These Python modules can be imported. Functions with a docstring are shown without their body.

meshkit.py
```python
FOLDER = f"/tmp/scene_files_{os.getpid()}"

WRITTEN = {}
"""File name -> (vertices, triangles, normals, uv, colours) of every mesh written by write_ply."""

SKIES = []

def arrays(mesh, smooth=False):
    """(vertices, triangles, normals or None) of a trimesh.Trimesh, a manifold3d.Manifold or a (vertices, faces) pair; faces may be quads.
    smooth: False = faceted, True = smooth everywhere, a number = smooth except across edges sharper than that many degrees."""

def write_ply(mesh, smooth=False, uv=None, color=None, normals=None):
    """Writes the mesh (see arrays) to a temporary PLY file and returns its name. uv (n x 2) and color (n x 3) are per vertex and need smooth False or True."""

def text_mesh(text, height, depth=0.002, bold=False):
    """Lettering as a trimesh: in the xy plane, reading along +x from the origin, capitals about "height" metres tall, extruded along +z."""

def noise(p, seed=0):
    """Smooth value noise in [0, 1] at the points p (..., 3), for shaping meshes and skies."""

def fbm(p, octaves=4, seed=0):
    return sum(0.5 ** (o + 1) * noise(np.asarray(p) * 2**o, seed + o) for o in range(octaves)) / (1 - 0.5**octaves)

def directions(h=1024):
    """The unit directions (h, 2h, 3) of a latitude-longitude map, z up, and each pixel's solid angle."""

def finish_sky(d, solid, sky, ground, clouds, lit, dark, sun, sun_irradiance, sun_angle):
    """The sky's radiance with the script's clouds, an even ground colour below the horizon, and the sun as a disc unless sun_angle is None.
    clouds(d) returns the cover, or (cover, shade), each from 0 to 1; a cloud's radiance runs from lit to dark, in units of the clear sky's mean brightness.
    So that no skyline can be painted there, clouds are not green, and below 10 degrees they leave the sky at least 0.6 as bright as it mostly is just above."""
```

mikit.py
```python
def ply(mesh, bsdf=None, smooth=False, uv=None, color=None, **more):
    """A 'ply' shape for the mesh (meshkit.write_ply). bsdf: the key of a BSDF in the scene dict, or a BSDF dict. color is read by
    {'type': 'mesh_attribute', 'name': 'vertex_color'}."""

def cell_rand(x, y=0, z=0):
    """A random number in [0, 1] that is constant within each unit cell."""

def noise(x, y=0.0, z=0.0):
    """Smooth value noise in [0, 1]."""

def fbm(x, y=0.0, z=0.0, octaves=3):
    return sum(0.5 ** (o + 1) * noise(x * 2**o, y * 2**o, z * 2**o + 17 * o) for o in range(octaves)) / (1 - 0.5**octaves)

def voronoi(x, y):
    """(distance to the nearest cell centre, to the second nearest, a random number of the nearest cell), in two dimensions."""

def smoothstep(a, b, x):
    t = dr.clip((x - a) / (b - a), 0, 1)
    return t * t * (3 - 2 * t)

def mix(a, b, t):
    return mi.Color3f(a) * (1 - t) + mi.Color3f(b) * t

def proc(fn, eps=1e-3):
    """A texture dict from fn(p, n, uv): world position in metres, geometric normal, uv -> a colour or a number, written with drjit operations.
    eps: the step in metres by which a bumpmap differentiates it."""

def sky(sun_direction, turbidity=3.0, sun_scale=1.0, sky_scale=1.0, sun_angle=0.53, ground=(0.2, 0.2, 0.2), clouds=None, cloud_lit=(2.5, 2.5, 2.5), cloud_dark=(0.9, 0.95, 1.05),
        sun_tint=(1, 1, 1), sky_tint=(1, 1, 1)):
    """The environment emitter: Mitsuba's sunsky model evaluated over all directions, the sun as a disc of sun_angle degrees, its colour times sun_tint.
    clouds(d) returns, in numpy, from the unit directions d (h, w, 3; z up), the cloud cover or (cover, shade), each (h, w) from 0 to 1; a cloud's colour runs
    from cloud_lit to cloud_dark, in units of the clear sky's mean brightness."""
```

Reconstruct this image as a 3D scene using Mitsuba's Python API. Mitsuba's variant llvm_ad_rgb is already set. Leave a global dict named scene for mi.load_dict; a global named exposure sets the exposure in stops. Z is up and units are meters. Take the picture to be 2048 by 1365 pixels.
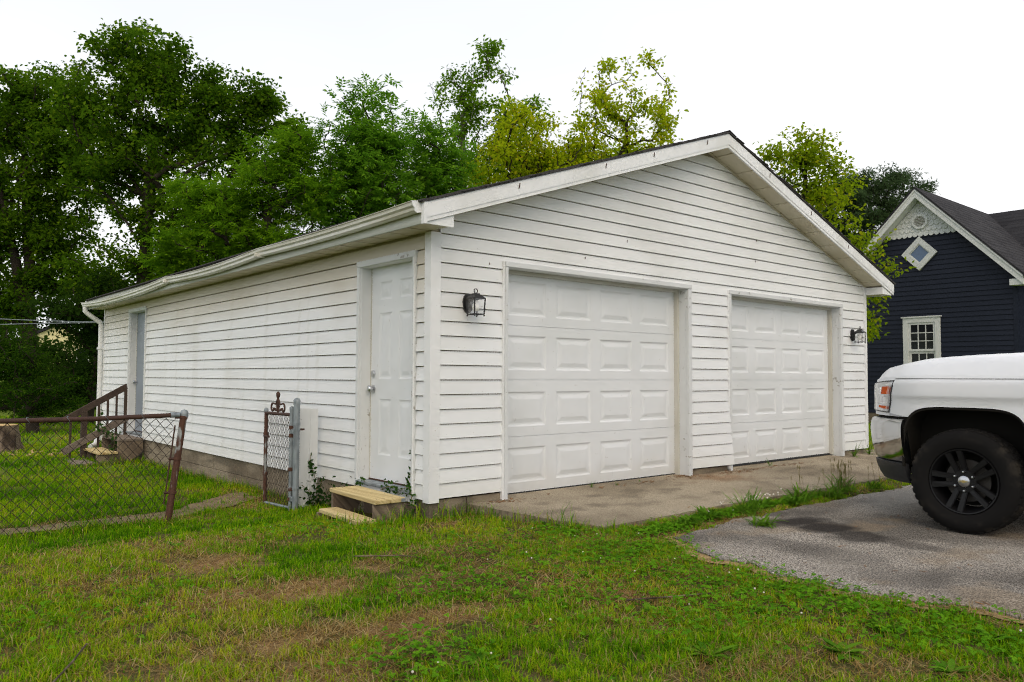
import math, random
import numpy as np, trimesh, drjit as dr, mitsuba as mi, mikit, meshkit
import manifold3d as m3
from shapely.geometry import Polygon, box as sbox, LineString, Point
from shapely.ops import unary_union
from shapely import affinity

T = mi.ScalarTransform4f
rng = np.random.default_rng(11)
random.seed(11)
scene, labels = {}, {}
V3 = lambda *a: np.array(a, float)

# ------------------------------------------------------------------ camera, sky, exposure
EYE = V3(-3.8915, -5.6639, 1.25)
FWD = V3(0.647108, 0.761079, 0.044840)
UP = V3(-0.032331, -0.031367, 0.998985)
scene['camera'] = {'type': 'thinlens', 'aperture_radius': 0.0035, 'focus_distance': 7.0, 'fov': 66.02, 'fov_axis': 'x', 'near_clip': 0.05, 'far_clip': 900.0,
                   'to_world': T().look_at(origin=EYE.tolist(), target=(EYE + FWD).tolist(), up=UP.tolist())}


def cover(d):
    # high thin overcast: white haze low down, thinner and bluer grey overhead and to the left
    n = meshkit.fbm(d * np.array([2.0, 2.0, 4.0]), 4, seed=5)
    left = np.clip(0.5 - 0.5 * (d[..., 0] * 0.95 - d[..., 1] * 0.3), 0, 1)
    high = np.clip((d[..., 2] - 0.12) / 0.75, 0, 1)
    high = high * high * (3 - 2 * high)
    return np.ones(d.shape[:2]), np.clip(0.06 + 0.35 * (n - 0.5) + 0.55 * high + 0.45 * left * np.clip(d[..., 2] * 1.6, 0, 1), 0, 1)


scene['sky'] = mikit.sky((-0.42, -0.62, 0.62), turbidity=4, sun_scale=0.22, sun_angle=50, clouds=cover, cloud_lit=(2.52, 2.54, 2.58), cloud_dark=(1.30, 1.43, 1.64),
                         ground=(0.10, 0.12, 0.05), sun_tint=(1.0, 1.0, 1.0))
exposure = 2.34


# ------------------------------------------------------------------ materials
def ref(n):
    return {'type': 'ref', 'id': n}


def rgb(*c):
    return {'type': 'rgb', 'value': list(c)}


def mat(name, color, rough=0.6, spec=0.35, metal=0.0, bump=None, bscale=1.0, eps=1e-3, **kw):
    c = rgb(*color) if isinstance(color, tuple) else mikit.proc(color)
    b = {'type': 'principled', 'base_color': c, 'roughness': rough, 'specular': spec, 'metallic': metal, **kw}
    if bump is not None:
        b = {'type': 'bumpmap', 'arbitrary': mikit.proc(bump, eps=eps), 'scale': bscale, 'bsdf': b}
    scene[name] = {'type': 'twosided', 'bsdf': b}


mix, ss, fbm, noise = mikit.mix, mikit.smoothstep, mikit.fbm, mikit.noise


def siding_col(p, n, uv):
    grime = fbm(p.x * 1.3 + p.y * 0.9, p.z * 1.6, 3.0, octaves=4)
    streak = noise(p.x * 9 + p.y * 9, p.z * 0.7, 8.0)
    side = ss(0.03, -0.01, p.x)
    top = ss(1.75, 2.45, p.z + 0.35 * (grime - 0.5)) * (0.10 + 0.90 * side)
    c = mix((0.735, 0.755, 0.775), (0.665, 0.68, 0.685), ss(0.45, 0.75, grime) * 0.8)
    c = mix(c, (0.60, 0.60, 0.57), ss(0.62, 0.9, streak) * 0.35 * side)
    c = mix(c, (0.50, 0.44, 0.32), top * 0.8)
    c = c * (0.965 + 0.05 * mikit.cell_rand(dr.floor((p.z - 0.183) / 0.129), dr.select(p.y < 0.03, 1.0, 2.0)))
    low = ss(0.42, 0.2, p.z + 0.25 * (grime - 0.5))
    c = mix(c, (0.62, 0.61, 0.55), low * 0.35)
    spot = noise(p.x * 61, p.y * 61, p.z * 61)
    return mix(c, (0.36, 0.33, 0.28), ss(0.93, 0.97, spot) * 0.55)


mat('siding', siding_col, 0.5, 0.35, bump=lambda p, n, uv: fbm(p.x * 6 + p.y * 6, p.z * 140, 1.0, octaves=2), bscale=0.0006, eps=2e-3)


def flake_col(p, n, uv):
    g = fbm(p.x * 30 + p.y * 30, p.z * 30, 2.0, octaves=4)
    a = fbm(p.x * 3 + p.y * 3, p.z * 2.5, 7.0, octaves=3)
    c = mix((0.675, 0.70, 0.715), (0.57, 0.59, 0.60), a)
    bare = ss(0.60, 0.70, 0.62 * g + 0.5 * (a - 0.27))
    return mix(c, (0.27, 0.25, 0.22), bare * 0.85)


mat('weathered_white', flake_col, 0.7, 0.25)


def trim_col(p, n, uv):
    a = fbm(p.x * 2.2 + p.y * 2.2, p.z * 2.2, 4.0, octaves=4)
    s = noise(p.x * 45, p.y * 45, p.z * 45)
    c = mix((0.735, 0.75, 0.765), (0.655, 0.665, 0.66), ss(0.4, 0.75, a))
    return mix(c, (0.35, 0.31, 0.25), ss(0.95, 0.98, s) * 0.5)


mat('seam_shade_backing', (0.38, 0.34, 0.25), 0.9, 0.1)  # shade put into the colour: dark tone draws shadow lines under the siding laps
mat('white_trim', trim_col, 0.42, 0.45)
def panel_col(p, n, uv):
    a = fbm(p.x * 1.7 + p.y * 1.7, p.z * 1.7, 1.0, octaves=4)
    c = mix((0.69, 0.715, 0.74), (0.64, 0.665, 0.68), ss(0.35, 0.75, a))
    low = ss(0.42, 0.14, p.z + 0.22 * (fbm(p.x * 6 + p.y * 6, p.z * 3, 4.0, octaves=3) - 0.5))
    c = mix(c, (0.47, 0.44, 0.37), low * 0.28)
    scuff = noise(p.x * 26 + p.y * 26, p.z * 44, 3.0)
    return mix(c, (0.36, 0.33, 0.29), ss(0.95, 0.99, scuff) * 0.3)


mat('white_panel', panel_col, 0.48, 0.4)
mat('cream_strip', lambda p, n, uv: mix((0.58, 0.575, 0.53), (0.44, 0.425, 0.36), fbm(p.x * 8, p.y * 8, p.z * 3)), 0.6)
mat('brown_gap', (0.20, 0.13, 0.07), 0.8)
mat('soffit_vinyl', lambda p, n, uv: mix((0.62, 0.58, 0.46), (0.50, 0.45, 0.32), fbm(p.x * 3, p.y * 3, 1.0)), 0.5, 0.35)
mat('gutter_paint', lambda p, n, uv: mix((0.66, 0.66, 0.62), (0.47, 0.46, 0.36), ss(0.4, 0.72, fbm(p.x * 20, p.y * 1.1, p.z * 22, octaves=4))), 0.42, 0.5)
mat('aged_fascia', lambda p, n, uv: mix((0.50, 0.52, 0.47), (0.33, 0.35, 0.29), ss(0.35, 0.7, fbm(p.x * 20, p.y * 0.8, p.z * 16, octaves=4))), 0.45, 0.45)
mat('dark_void', (0.015, 0.014, 0.012), 0.9, 0.1)
mat('blue_grey_door', lambda p, n, uv: mix((0.235, 0.27, 0.315), (0.20, 0.235, 0.28), fbm(p.y * 3, p.z * 3, 1.0)), 0.45, 0.4)
mat('satin_metal', (0.55, 0.56, 0.58), 0.25, 0.5, 1.0)


def block_col(p, n, uv):
    g = fbm(p.x * 2.5 + 3, p.y * 2.5, p.z * 4, octaves=4)
    h = noise(p.x * 80, p.y * 80, p.z * 80)
    c = mix((0.25, 0.21, 0.155), (0.145, 0.118, 0.085), ss(0.35, 0.7, g))
    c = mix(c, (0.11, 0.095, 0.07), ss(0.58, 0.75, fbm(p.x * 5, p.y * 1.6, p.z * 7 + 9, octaves=3)) * 0.7)
    return c * (0.8 + 0.4 * h)


mat('block', block_col, 0.9, 0.15, bump=lambda p, n, uv: noise(p.x * 70, p.y * 70, p.z * 70), bscale=0.003, eps=3e-3)
mat('shingle', lambda p, n, uv: mix((0.035, 0.034, 0.036), (0.075, 0.072, 0.072), mikit.cell_rand(p.x * 70, p.y * 70, p.z * 70)), 0.9, 0.2)


def house_shingle_col(p, n, uv):
    tab = mikit.cell_rand(dr.floor(p.z * 9.0) * 7.31 + p.y * 3.2 + p.x * 3.2, dr.floor(p.z * 9.0))
    g = mikit.cell_rand(p.x * 90, p.y * 90, p.z * 90)
    return mix((0.018, 0.0175, 0.0205), (0.042, 0.0415, 0.046), 0.55 * tab + 0.45 * g)


mat('house_shingle', house_shingle_col, 0.9, 0.2)


def concrete_col(p, n, uv):
    a = fbm(p.x * 0.9, p.y * 0.9, 1.0, octaves=4)
    b = fbm(p.x * 4 + 5, p.y * 6, 2.0, octaves=4)
    g = mikit.cell_rand(p.x * 130, p.y * 130)
    c = mix((0.275, 0.235, 0.175), (0.185, 0.155, 0.112), ss(0.35, 0.68, a))
    c = mix(c, (0.105, 0.086, 0.062), ss(0.44, 0.82, b) * 0.65)
    rust = dr.exp(-(dr.square((p.x - 3.9) / 0.55) + dr.square((p.y + 0.25) / 0.25)))
    c = mix(c, (0.19, 0.105, 0.05), rust * 0.6 * ss(0.3, 0.6, b))
    return c * (0.72 + 0.56 * g)


mat('concrete', concrete_col, 0.9, 0.15, bump=lambda p, n, uv: fbm(p.x * 60, p.y * 60, 1.0, octaves=2), bscale=0.004, eps=4e-3)
STAINS = [(2.27, -2.10, 0.30, 0.20, 1.0), (2.22, -2.38, 0.26, 0.24, 1.0), (2.10, -2.72, 0.22, 0.22, 0.85), (2.08, -3.2, 0.12, 0.22, 0.55), (2.52, -1.78, 0.14, 0.18, 0.6),
          (1.35, -2.9, 0.25, 0.35, 0.35), (1.15, -3.5, 0.25, 0.3, 0.3), (3.2, -1.9, 0.7, 0.16, 0.4), (1.6, -4.2, 0.3, 0.5, 0.3)]


def asphalt_col(p, n, uv):
    d1, d2, w = mikit.voronoi(p.x * 108, p.y * 108)
    w2 = mikit.cell_rand(p.x * 190, p.y * 190, 4)
    a = fbm(p.x * 1.1, p.y * 1.1, 3.0, octaves=4)
    stone = mix((0.115, 0.104, 0.091), (0.425, 0.39, 0.345), w)
    stone = mix(stone, (0.19, 0.145, 0.10), ss(0.8, 0.95, w2) * 0.6)
    c = mix(stone, (0.022, 0.02, 0.018), ss(0.42, 0.66, d1) * 0.75)
    c = c * (1.12 - 0.6 * ss(0.40, 0.68, a))
    c = mix(c, mi.Color3f(0.20, 0.15, 0.095) * (0.6 + 0.8 * w), ss(0.58, 0.74, fbm(p.x * 2.3 + 7, p.y * 2.3, 1.0, octaves=4)) * 0.45)
    s = mi.Float(0)
    wob = fbm(p.x * 5, p.y * 5, 6.0, octaves=3)
    for x, y, rx, ry, k in STAINS:
        s = dr.maximum(s, k * ss(1.45, 0.6, dr.sqrt(dr.square((p.x - x) / rx) + dr.square((p.y - y) / ry)) + 0.9 * (wob - 0.5)))
    return mix(c, mi.Color3f(0.019, 0.0155, 0.0135) * (0.6 + 0.8 * w), s * 0.95)


mat('asphalt', asphalt_col, 0.85, 0.25, bump=lambda p, n, uv: mikit.voronoi(p.x * 108, p.y * 108)[0], bscale=0.004, eps=2e-3)
# dry patches of the lawn: x, y, rx, ry, strength
DRY = [(-1.76, -1.35, .36, .26, 1), (-2.15, -1.3, .3, .25, .9), (-1.42, -1.19, .3, .2, .8), (-2.3, -2.13, .3, .22, .6), (-1.83, -2.33, .22, .2, .95), (-2.67, -2.16, .3, .26, .45), (.42, -1.45, .4, .16, .7),
       (-1.42, -2.26, .3, .16, .85), (-1.95, -.41, .36, .28, .7), (-.42, -2.6, .22, .16, .75), (.3, -2.55, .25, .22, .6), (-1.75, .25, .4, .4, .65), (-2.32, -2.6, .4, .26, .55), (-2.9, -2.4, .35, .3, .3),
       (-.9, -1.6, .3, .2, .5), (-2.6, .8, .5, .3, .5), (-1.2, -1.75, .35, .2, .6), (.75, -3.3, .12, .5, .85), (.72, -4.0, .12, .5, .8), (.95, -1.72, .5, .12, .85), (2.0, -1.55, .9, .16, .8),
       (-.25, 3.0, .35, .5, .9), (-.5, 2.4, .4, .25, .8), (-1.5, 2.1, .35, .3, .8), (-2.6, 2.72, .8, .10, .9), (-1.9, 2.2, .5, .10, .8), (.1, -.22, .5, .1, .5), (-.9, -3.1, .2, .16, .55)]


def dryness(x, y, exp, mx):
    s = 0.0
    for a, b, rx, ry, k in DRY:
        s = mx(s, k * exp(-(((x - a) / rx) ** 2 + ((y - b) / ry) ** 2)))
    P_ = np.stack([x, y, x * 0], 1)
    n = meshkit.fbm(P_ * 6.5, 3, seed=14) - .5
    m = meshkit.fbm(P_ * 1.9, 3, seed=15) - .52
    front = np.clip((1.2 - y) / 1.5, 0, 1)
    return np.clip(.72 * s * (1 + 2.8 * n) + front * np.clip(1.3 * m + .9 * n, 0, .6), 0, 1)


def ground_col(p, n, uv):
    s = mi.Float(0)
    for a, b, rx, ry, k in DRY:
        s = dr.maximum(s, k * dr.exp(-(dr.square((p.x - a) / rx) + dr.square((p.y - b) / ry))))
    a = fbm(p.x * 9, p.y * 9, 1.0, octaves=4)
    g = mikit.cell_rand(p.x * 160, p.y * 160)
    c = mix((0.035, 0.042, 0.010), (0.11, 0.088, 0.034), a)
    c = mix(c, mix((0.30, 0.20, 0.095), (0.17, 0.105, 0.055), a), ss(0.15, 0.75, s + 0.5 * (a - 0.5)))
    far = ss(11.0, 16.0, dr.sqrt(dr.square(p.x + 3.9) + dr.square(p.y + 5.7)))
    c = mix(c, mix((0.10, 0.17, 0.015), (0.13, 0.16, 0.03), a), far)
    return c * (0.6 + 0.8 * g)


mat('soil', ground_col, 0.95, 0.1, bump=lambda p, n, uv: fbm(p.x * 40, p.y * 40, 2.0, octaves=3), bscale=0.02, eps=5e-3)
mat('sand', lambda p, n, uv: mix((0.33, 0.235, 0.12), (0.20, 0.135, 0.065), fbm(p.x * 14, p.y * 14, 1.0, octaves=4)) * (0.7 + 0.6 * mikit.cell_rand(p.x * 150, p.y * 150)), 0.95, 0.1)
mat('path_dirt', lambda p, n, uv: mix((0.20, 0.155, 0.10), (0.11, 0.083, 0.05), fbm(p.x * 7, p.y * 7, 1.0, octaves=4)) * (0.7 + 0.6 * mikit.cell_rand(p.x * 110, p.y * 110)), 0.95, 0.1)


def new_wood_col(p, n, uv):
    g = fbm(p.y * 1.2, p.x * 45 + p.z * 45, 1.0, octaves=3)
    k = fbm(p.y * 9, p.x * 18, 5.0, octaves=3)
    c = mix((0.52, 0.42, 0.215), (0.42, 0.325, 0.15), ss(0.35, 0.7, g))
    return mix(c, (0.28, 0.17, 0.07), ss(0.72, 0.85, k) * 0.7)


mat('new_wood', new_wood_col, 0.7, 0.25)


def old_wood_col(p, n, uv):
    d = p.y * 0.8 + p.z * 0.6 + p.x * 0.3
    g = fbm(d * 2, (p.z * 0.8 - p.y * 0.6) * 22 + p.x * 20, 1.0, octaves=4)
    return mix((0.21, 0.165, 0.12), (0.105, 0.08, 0.06), ss(0.3, 0.7, g))


mat('old_wood', old_wood_col, 0.85, 0.2)
mat('dark_wood', lambda p, n, uv: mix((0.080, 0.056, 0.042), (0.042, 0.031, 0.025), fbm(p.x * 20, p.y * 20, p.z * 4)), 0.75, 0.25)
mat('grey_wood', lambda p, n, uv: mix((0.215, 0.175, 0.14), (0.12, 0.10, 0.085), fbm(p.x * 8, p.y * 30, p.z * 30)), 0.85, 0.2)


def rust_col(p, n, uv):
    a = fbm(p.x * 14, p.y * 14, p.z * 7, octaves=4)
    left = noise(p.x * 40, p.y * 40, p.z * 3)
    c = mix((0.055, 0.024, 0.016), (0.095, 0.042, 0.025), fbm(p.x * 50, p.y * 50, p.z * 50))
    return mix(c, (0.27, 0.29, 0.29), ss(0.55, 0.66, 0.6 * a + 0.45 * left))


mat('rusty_steel', rust_col, 0.65, 0.3)
mat('rust_brown', lambda p, n, uv: mix((0.042, 0.022, 0.017), (0.072, 0.036, 0.025), fbm(p.x * 30, p.y * 30, p.z * 30)), 0.65, 0.3)
mat('galvanized', lambda p, n, uv: mix((0.27, 0.31, 0.335), (0.17, 0.195, 0.215), ss(0.35, 0.7, fbm(p.x * 25, p.y * 25, p.z * 9, octaves=4))), 0.45, 0.45, 0.35)
mat('wire', lambda p, n, uv: mix((0.034, 0.021, 0.014), (0.058, 0.044, 0.036), noise(p.x * 20, p.y * 20, p.z * 20)), 0.55, 0.4, 0.3)
mat('black_iron', (0.012, 0.012, 0.013), 0.4, 0.5)
mat('frosted_glass', (0.62, 0.66, 0.64), 0.12, 0.6)
mat('bulb', (0.80, 0.80, 0.77), 0.2, 0.5)
mat('navy_siding', lambda p, n, uv: mix((0.0085, 0.0120, 0.0230), (0.012, 0.0165, 0.0300), 0.5 * fbm(p.y * 2, p.z * 6, 1.0) + 0.5 * mikit.cell_rand(dr.floor((p.z - 0.42) / 0.11), 3.0)), 0.55, 0.22)
mat('house_white', lambda p, n, uv: mix((0.62, 0.64, 0.63), (0.54, 0.565, 0.555), fbm(p.y * 2, p.z * 2, 1.0)), 0.6, 0.3)
mat('window_dark', (0.008, 0.010, 0.012), 0.06, 0.6)
mat('window_blue', (0.05, 0.10, 0.19), 0.06, 0.6)
mat('pale_blue', (0.40, 0.50, 0.56), 0.6)
mat('cream_wall', (0.72, 0.64, 0.36), 0.7)
mat('bark', lambda p, n, uv: mix((0.055, 0.045, 0.036), (0.025, 0.021, 0.018), fbm(p.x * 9, p.y * 9, p.z * 2, octaves=4)), 0.95, 0.1)
mat('pale_bark', lambda p, n, uv: mix((0.17, 0.155, 0.135), (0.085, 0.075, 0.065), fbm(p.x * 9, p.y * 9, p.z * 2, octaves=4)), 0.95, 0.1)
mat('stump_bark', lambda p, n, uv: mix((0.20, 0.155, 0.115), (0.06, 0.045, 0.035), ss(0.35, 0.65, fbm(p.x * 9, p.y * 9, p.z * 3, octaves=4))), 0.95, 0.1)
mat('cut_wood', lambda p, n, uv: mix((0.50, 0.37, 0.19), (0.38, 0.26, 0.12), fbm(p.x * 14, p.y * 14, p.z * 14)), 0.85, 0.15)
mat('truck_paint', (0.63, 0.645, 0.665), 0.32, 0.5, clearcoat=1.0, clearcoat_gloss=0.96)
mat('chrome', (0.58, 0.59, 0.60), 0.04, 0.5, 1.0)
mat('black_plastic', lambda p, n, uv: mix((0.022, 0.023, 0.026), (0.03, 0.031, 0.033), noise(p.x * 60, p.y * 60, p.z * 60)), 0.5, 0.4)
mat('rubber', lambda p, n, uv: mix((0.0085, 0.0082, 0.0082), (0.030, 0.026, 0.021), ss(0.48, 0.8, fbm(p.x * 12, p.y * 12, p.z * 12, octaves=4)) * ss(0.28, 0.40, dr.sqrt(dr.square(p.y + 3.22) + dr.square(p.z - 0.455)))), 0.85, 0.15)
mat('brake_steel', (0.06, 0.055, 0.05), 0.5, 0.3, 0.3)
mat('gloss_black', (0.007, 0.007, 0.008), 0.35, 0.25)
mat('amber', (0.55, 0.075, 0.0), 0.4, 0.1)
mat('shut_line', (0.36, 0.37, 0.385), 0.5, 0.2)
mat('pale_lens', (0.62, 0.64, 0.66), 0.15, 0.6)
mat('silver_reflector', (0.42, 0.43, 0.45), 0.2, 0.5, 1.0)
mat('emblem_gold', (0.55, 0.42, 0.18), 0.3, 0.5, 0.8)
scene['clear_lens'] = {'type': 'thindielectric', 'int_ior': 1.45}
scene['leaf'] = {'type': 'principledthin', 'base_color': {'type': 'mesh_attribute', 'name': 'vertex_color'}, 'roughness': 0.5, 'diff_trans': 1.2, 'spec_trans': 0.0, 'eta': 1.35}
scene['blade'] = {'type': 'principledthin', 'base_color': {'type': 'mesh_attribute', 'name': 'vertex_color'}, 'roughness': 0.55, 'diff_trans': 0.6, 'spec_trans': 0.0, 'eta': 1.3}


# ------------------------------------------------------------------ helpers
def numbered(k):
    if k not in scene and k not in labels:
        return k
    i = 1
    while f'{k}_{i:03d}' in scene or f'{k}_{i:03d}' in labels:
        i += 1
    return f'{k}_{i:03d}'


_count = {}


def fresh(k):
    n = _count.get(k, 0)
    _count[k] = n + 1
    return k if n == 0 else f'{k}_{n:03d}'


def add(key, mesh, bsdf, smooth=False, label=None, cat=None, group=None, kind=None, color=None):
    key = fresh(key)
    scene[key] = mikit.ply(mesh, bsdf, smooth=smooth, color=color)
    tag(key, label, cat, group, kind)
    return key


def tag(key, label=None, cat=None, group=None, kind=None):
    e = {k: v for k, v in (('label', label), ('category', cat), ('group', group), ('kind', kind)) if v}
    if e:
        labels[key] = e
    return key


def thing(key, label, cat, group=None):
    return tag(fresh(key), label, cat, group)


cat_ = trimesh.util.concatenate


def bx(x0, x1, y0, y1, z0, z1, ch=0.0):
    """A box, with chamfered edges if ch."""
    if ch <= 0:
        m = trimesh.creation.box(extents=(x1 - x0, y1 - y0, z1 - z0))
        m.apply_translation(((x0 + x1) / 2, (y0 + y1) / 2, (z0 + z1) / 2))
        return m
    pts = []
    for sx in (0, 1):
        for sy in (0, 1):
            for sz in (0, 1):
                c = V3((x0, x1)[sx], (y0, y1)[sy], (z0, z1)[sz])
                s = V3(1 - 2 * sx, 1 - 2 * sy, 1 - 2 * sz) * ch
                for k in range(3):
                    o = s.copy()
                    o[k] = 0
                    pts.append(c + o)
    return trimesh.convex.convex_hull(np.array(pts))


def beam(a, b, w, h, upv=(0, 0, 1), ch=0.0):
    """A square bar from a to b: w across, h along upv."""
    a, b = V3(*a), V3(*b)
    d = b - a
    L = np.linalg.norm(d)
    d /= L
    u = V3(*upv)
    s = np.cross(d, u)
    s /= np.linalg.norm(s)
    u = np.cross(s, d)
    m = bx(0, L, -w / 2, w / 2, -h / 2, h / 2, ch)
    M = np.eye(4)
    M[:3, 0], M[:3, 1], M[:3, 2], M[:3, 3] = d, -s, u, a
    if np.linalg.det(M[:3, :3]) < 0:
        M[:3, 1] = s
    m.apply_transform(M)
    return m


def tube(points, radii, sides=8, caps=True):
    p = np.asarray(points, float)
    r = np.broadcast_to(np.asarray(radii, float), (len(p),))
    t = np.gradient(p, axis=0)
    t /= np.linalg.norm(t, axis=1, keepdims=True) + 1e-12
    a = np.cross(t[0], [0, 0, 1.0] if abs(t[0, 2]) < 0.9 else [1.0, 0, 0])
    A = []
    for i in range(len(p)):
        a = a - t[i] * (a @ t[i])
        a /= np.linalg.norm(a) + 1e-12
        A.append(a)
    A = np.array(A)
    B = np.cross(t, A)
    ang = np.arange(sides) * 2 * np.pi / sides
    v = p[:, None] + r[:, None, None] * (np.cos(ang)[None, :, None] * A[:, None] + np.sin(ang)[None, :, None] * B[:, None])
    n = len(p)
    i, j = np.meshgrid(np.arange(n - 1), np.arange(sides), indexing='ij')
    q = np.stack([i * sides + j, i * sides + (j + 1) % sides, (i + 1) * sides + (j + 1) % sides, (i + 1) * sides + j], -1).reshape(-1, 4)
    f = np.vstack([q[:, [0, 1, 2]], q[:, [0, 2, 3]]])
    v = v.reshape(-1, 3)
    if caps:
        k = len(v)
        v = np.vstack([v, p[0], p[-1]])
        j = np.arange(sides)
        f = np.vstack([f, np.stack([np.full(sides, k), (j + 1) % sides, j], 1), np.stack([np.full(sides, k + 1), (n - 1) * sides + j, (n - 1) * sides + (j + 1) % sides], 1)])
    return trimesh.Trimesh(v, f, process=False)


def lathe(profile, axis='z', center=(0, 0, 0), sections=48):
    """profile: (radius, height) pairs."""
    m = trimesh.creation.revolve(np.array(profile, float), sections=sections)
    if axis == 'x':
        m.apply_transform([[0, 0, 1, 0], [1, 0, 0, 0], [0, 1, 0, 0], [0, 0, 0, 1]])
    if axis == 'y':
        m.apply_transform([[1, 0, 0, 0], [0, 0, 1, 0], [0, -1, 0, 0], [0, 0, 0, 1]])
    m.apply_translation(center)
    return m


def extrude(poly, h):
    ps = getattr(poly, 'geoms', [poly])
    ms = [trimesh.creation.extrude_polygon(p, h, engine='earcut') for p in ps if p.area > 1e-6]
    return cat_(ms) if ms else None


def on_front(m, y=0.0):
    """(u, v, w) -> (x, z), w towards the viewer of the front wall (-y)."""
    v = m.vertices
    return trimesh.Trimesh(np.stack([v[:, 0], y - v[:, 2], v[:, 1]], 1), m.faces, process=False)


def on_side(m, x=0.0):
    """(u, v, w) -> (y, z), w towards -x."""
    v = m.vertices
    return trimesh.Trimesh(np.stack([x - v[:, 2], v[:, 0], v[:, 1]], 1), m.faces[:, ::-1], process=False)


def clap(poly, zb, e, lip, warp=0.0, seed=0.0, back=0.002, slot=0.0080):
    """A clapboard: its lower edge stands lip proud, its upper edge nearly flush."""
    if slot:
        x0, y0, x1, y1 = poly.bounds
        poly = poly.intersection(sbox(x0, y0, x1, zb + e - slot))
        if poly.is_empty or poly.geom_type != 'Polygon':
            return None
    poly = poly.segmentize(0.35)
    m = extrude(poly, 1.0)
    if m is None:
        return None
    v = m.vertices.copy()
    t = np.clip((v[:, 1] - zb) / e, 0, 1)
    off = 0.002 + lip * (1 - t)
    if warp:
        off = off + warp * (meshkit.noise(np.stack([v[:, 0] * 1.7 + seed * 3.1, v[:, 1] * 0 + seed, v[:, 0] * 0], 1)) - 0.35)
        v[:, 1] += 0.0008 * (meshkit.noise(np.stack([v[:, 0] * 0.7 + seed * 1.3, v[:, 1] * 0 + 5, v[:, 1] * 0], 1)) - 0.5) * (t < 0.5)
    v[:, 2] = np.where(v[:, 2] > 0.5, off, -back)
    m.vertices = v
    return m


def ground_z(x, y):
    x, y = np.asarray(x, float), np.asarray(y, float)
    sm = lambda a, b, t: (lambda q: q * q * (3 - 2 * q))(np.clip((t - a) / (b - a), 0, 1))
    z = 0.01 - 0.155 * sm(-0.2, 2.6, y) - 0.05 * sm(2.5, 6, y)
    z = z + 0.30 * sm(8.5, 13.5, x)
    z = z + 0.036 * (meshkit.fbm(np.stack([x * 1.1, y * 1.1, x * 0], -1), 3, seed=3) - 0.5) * sm(0.5, -0.3, x)
    return z


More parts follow.
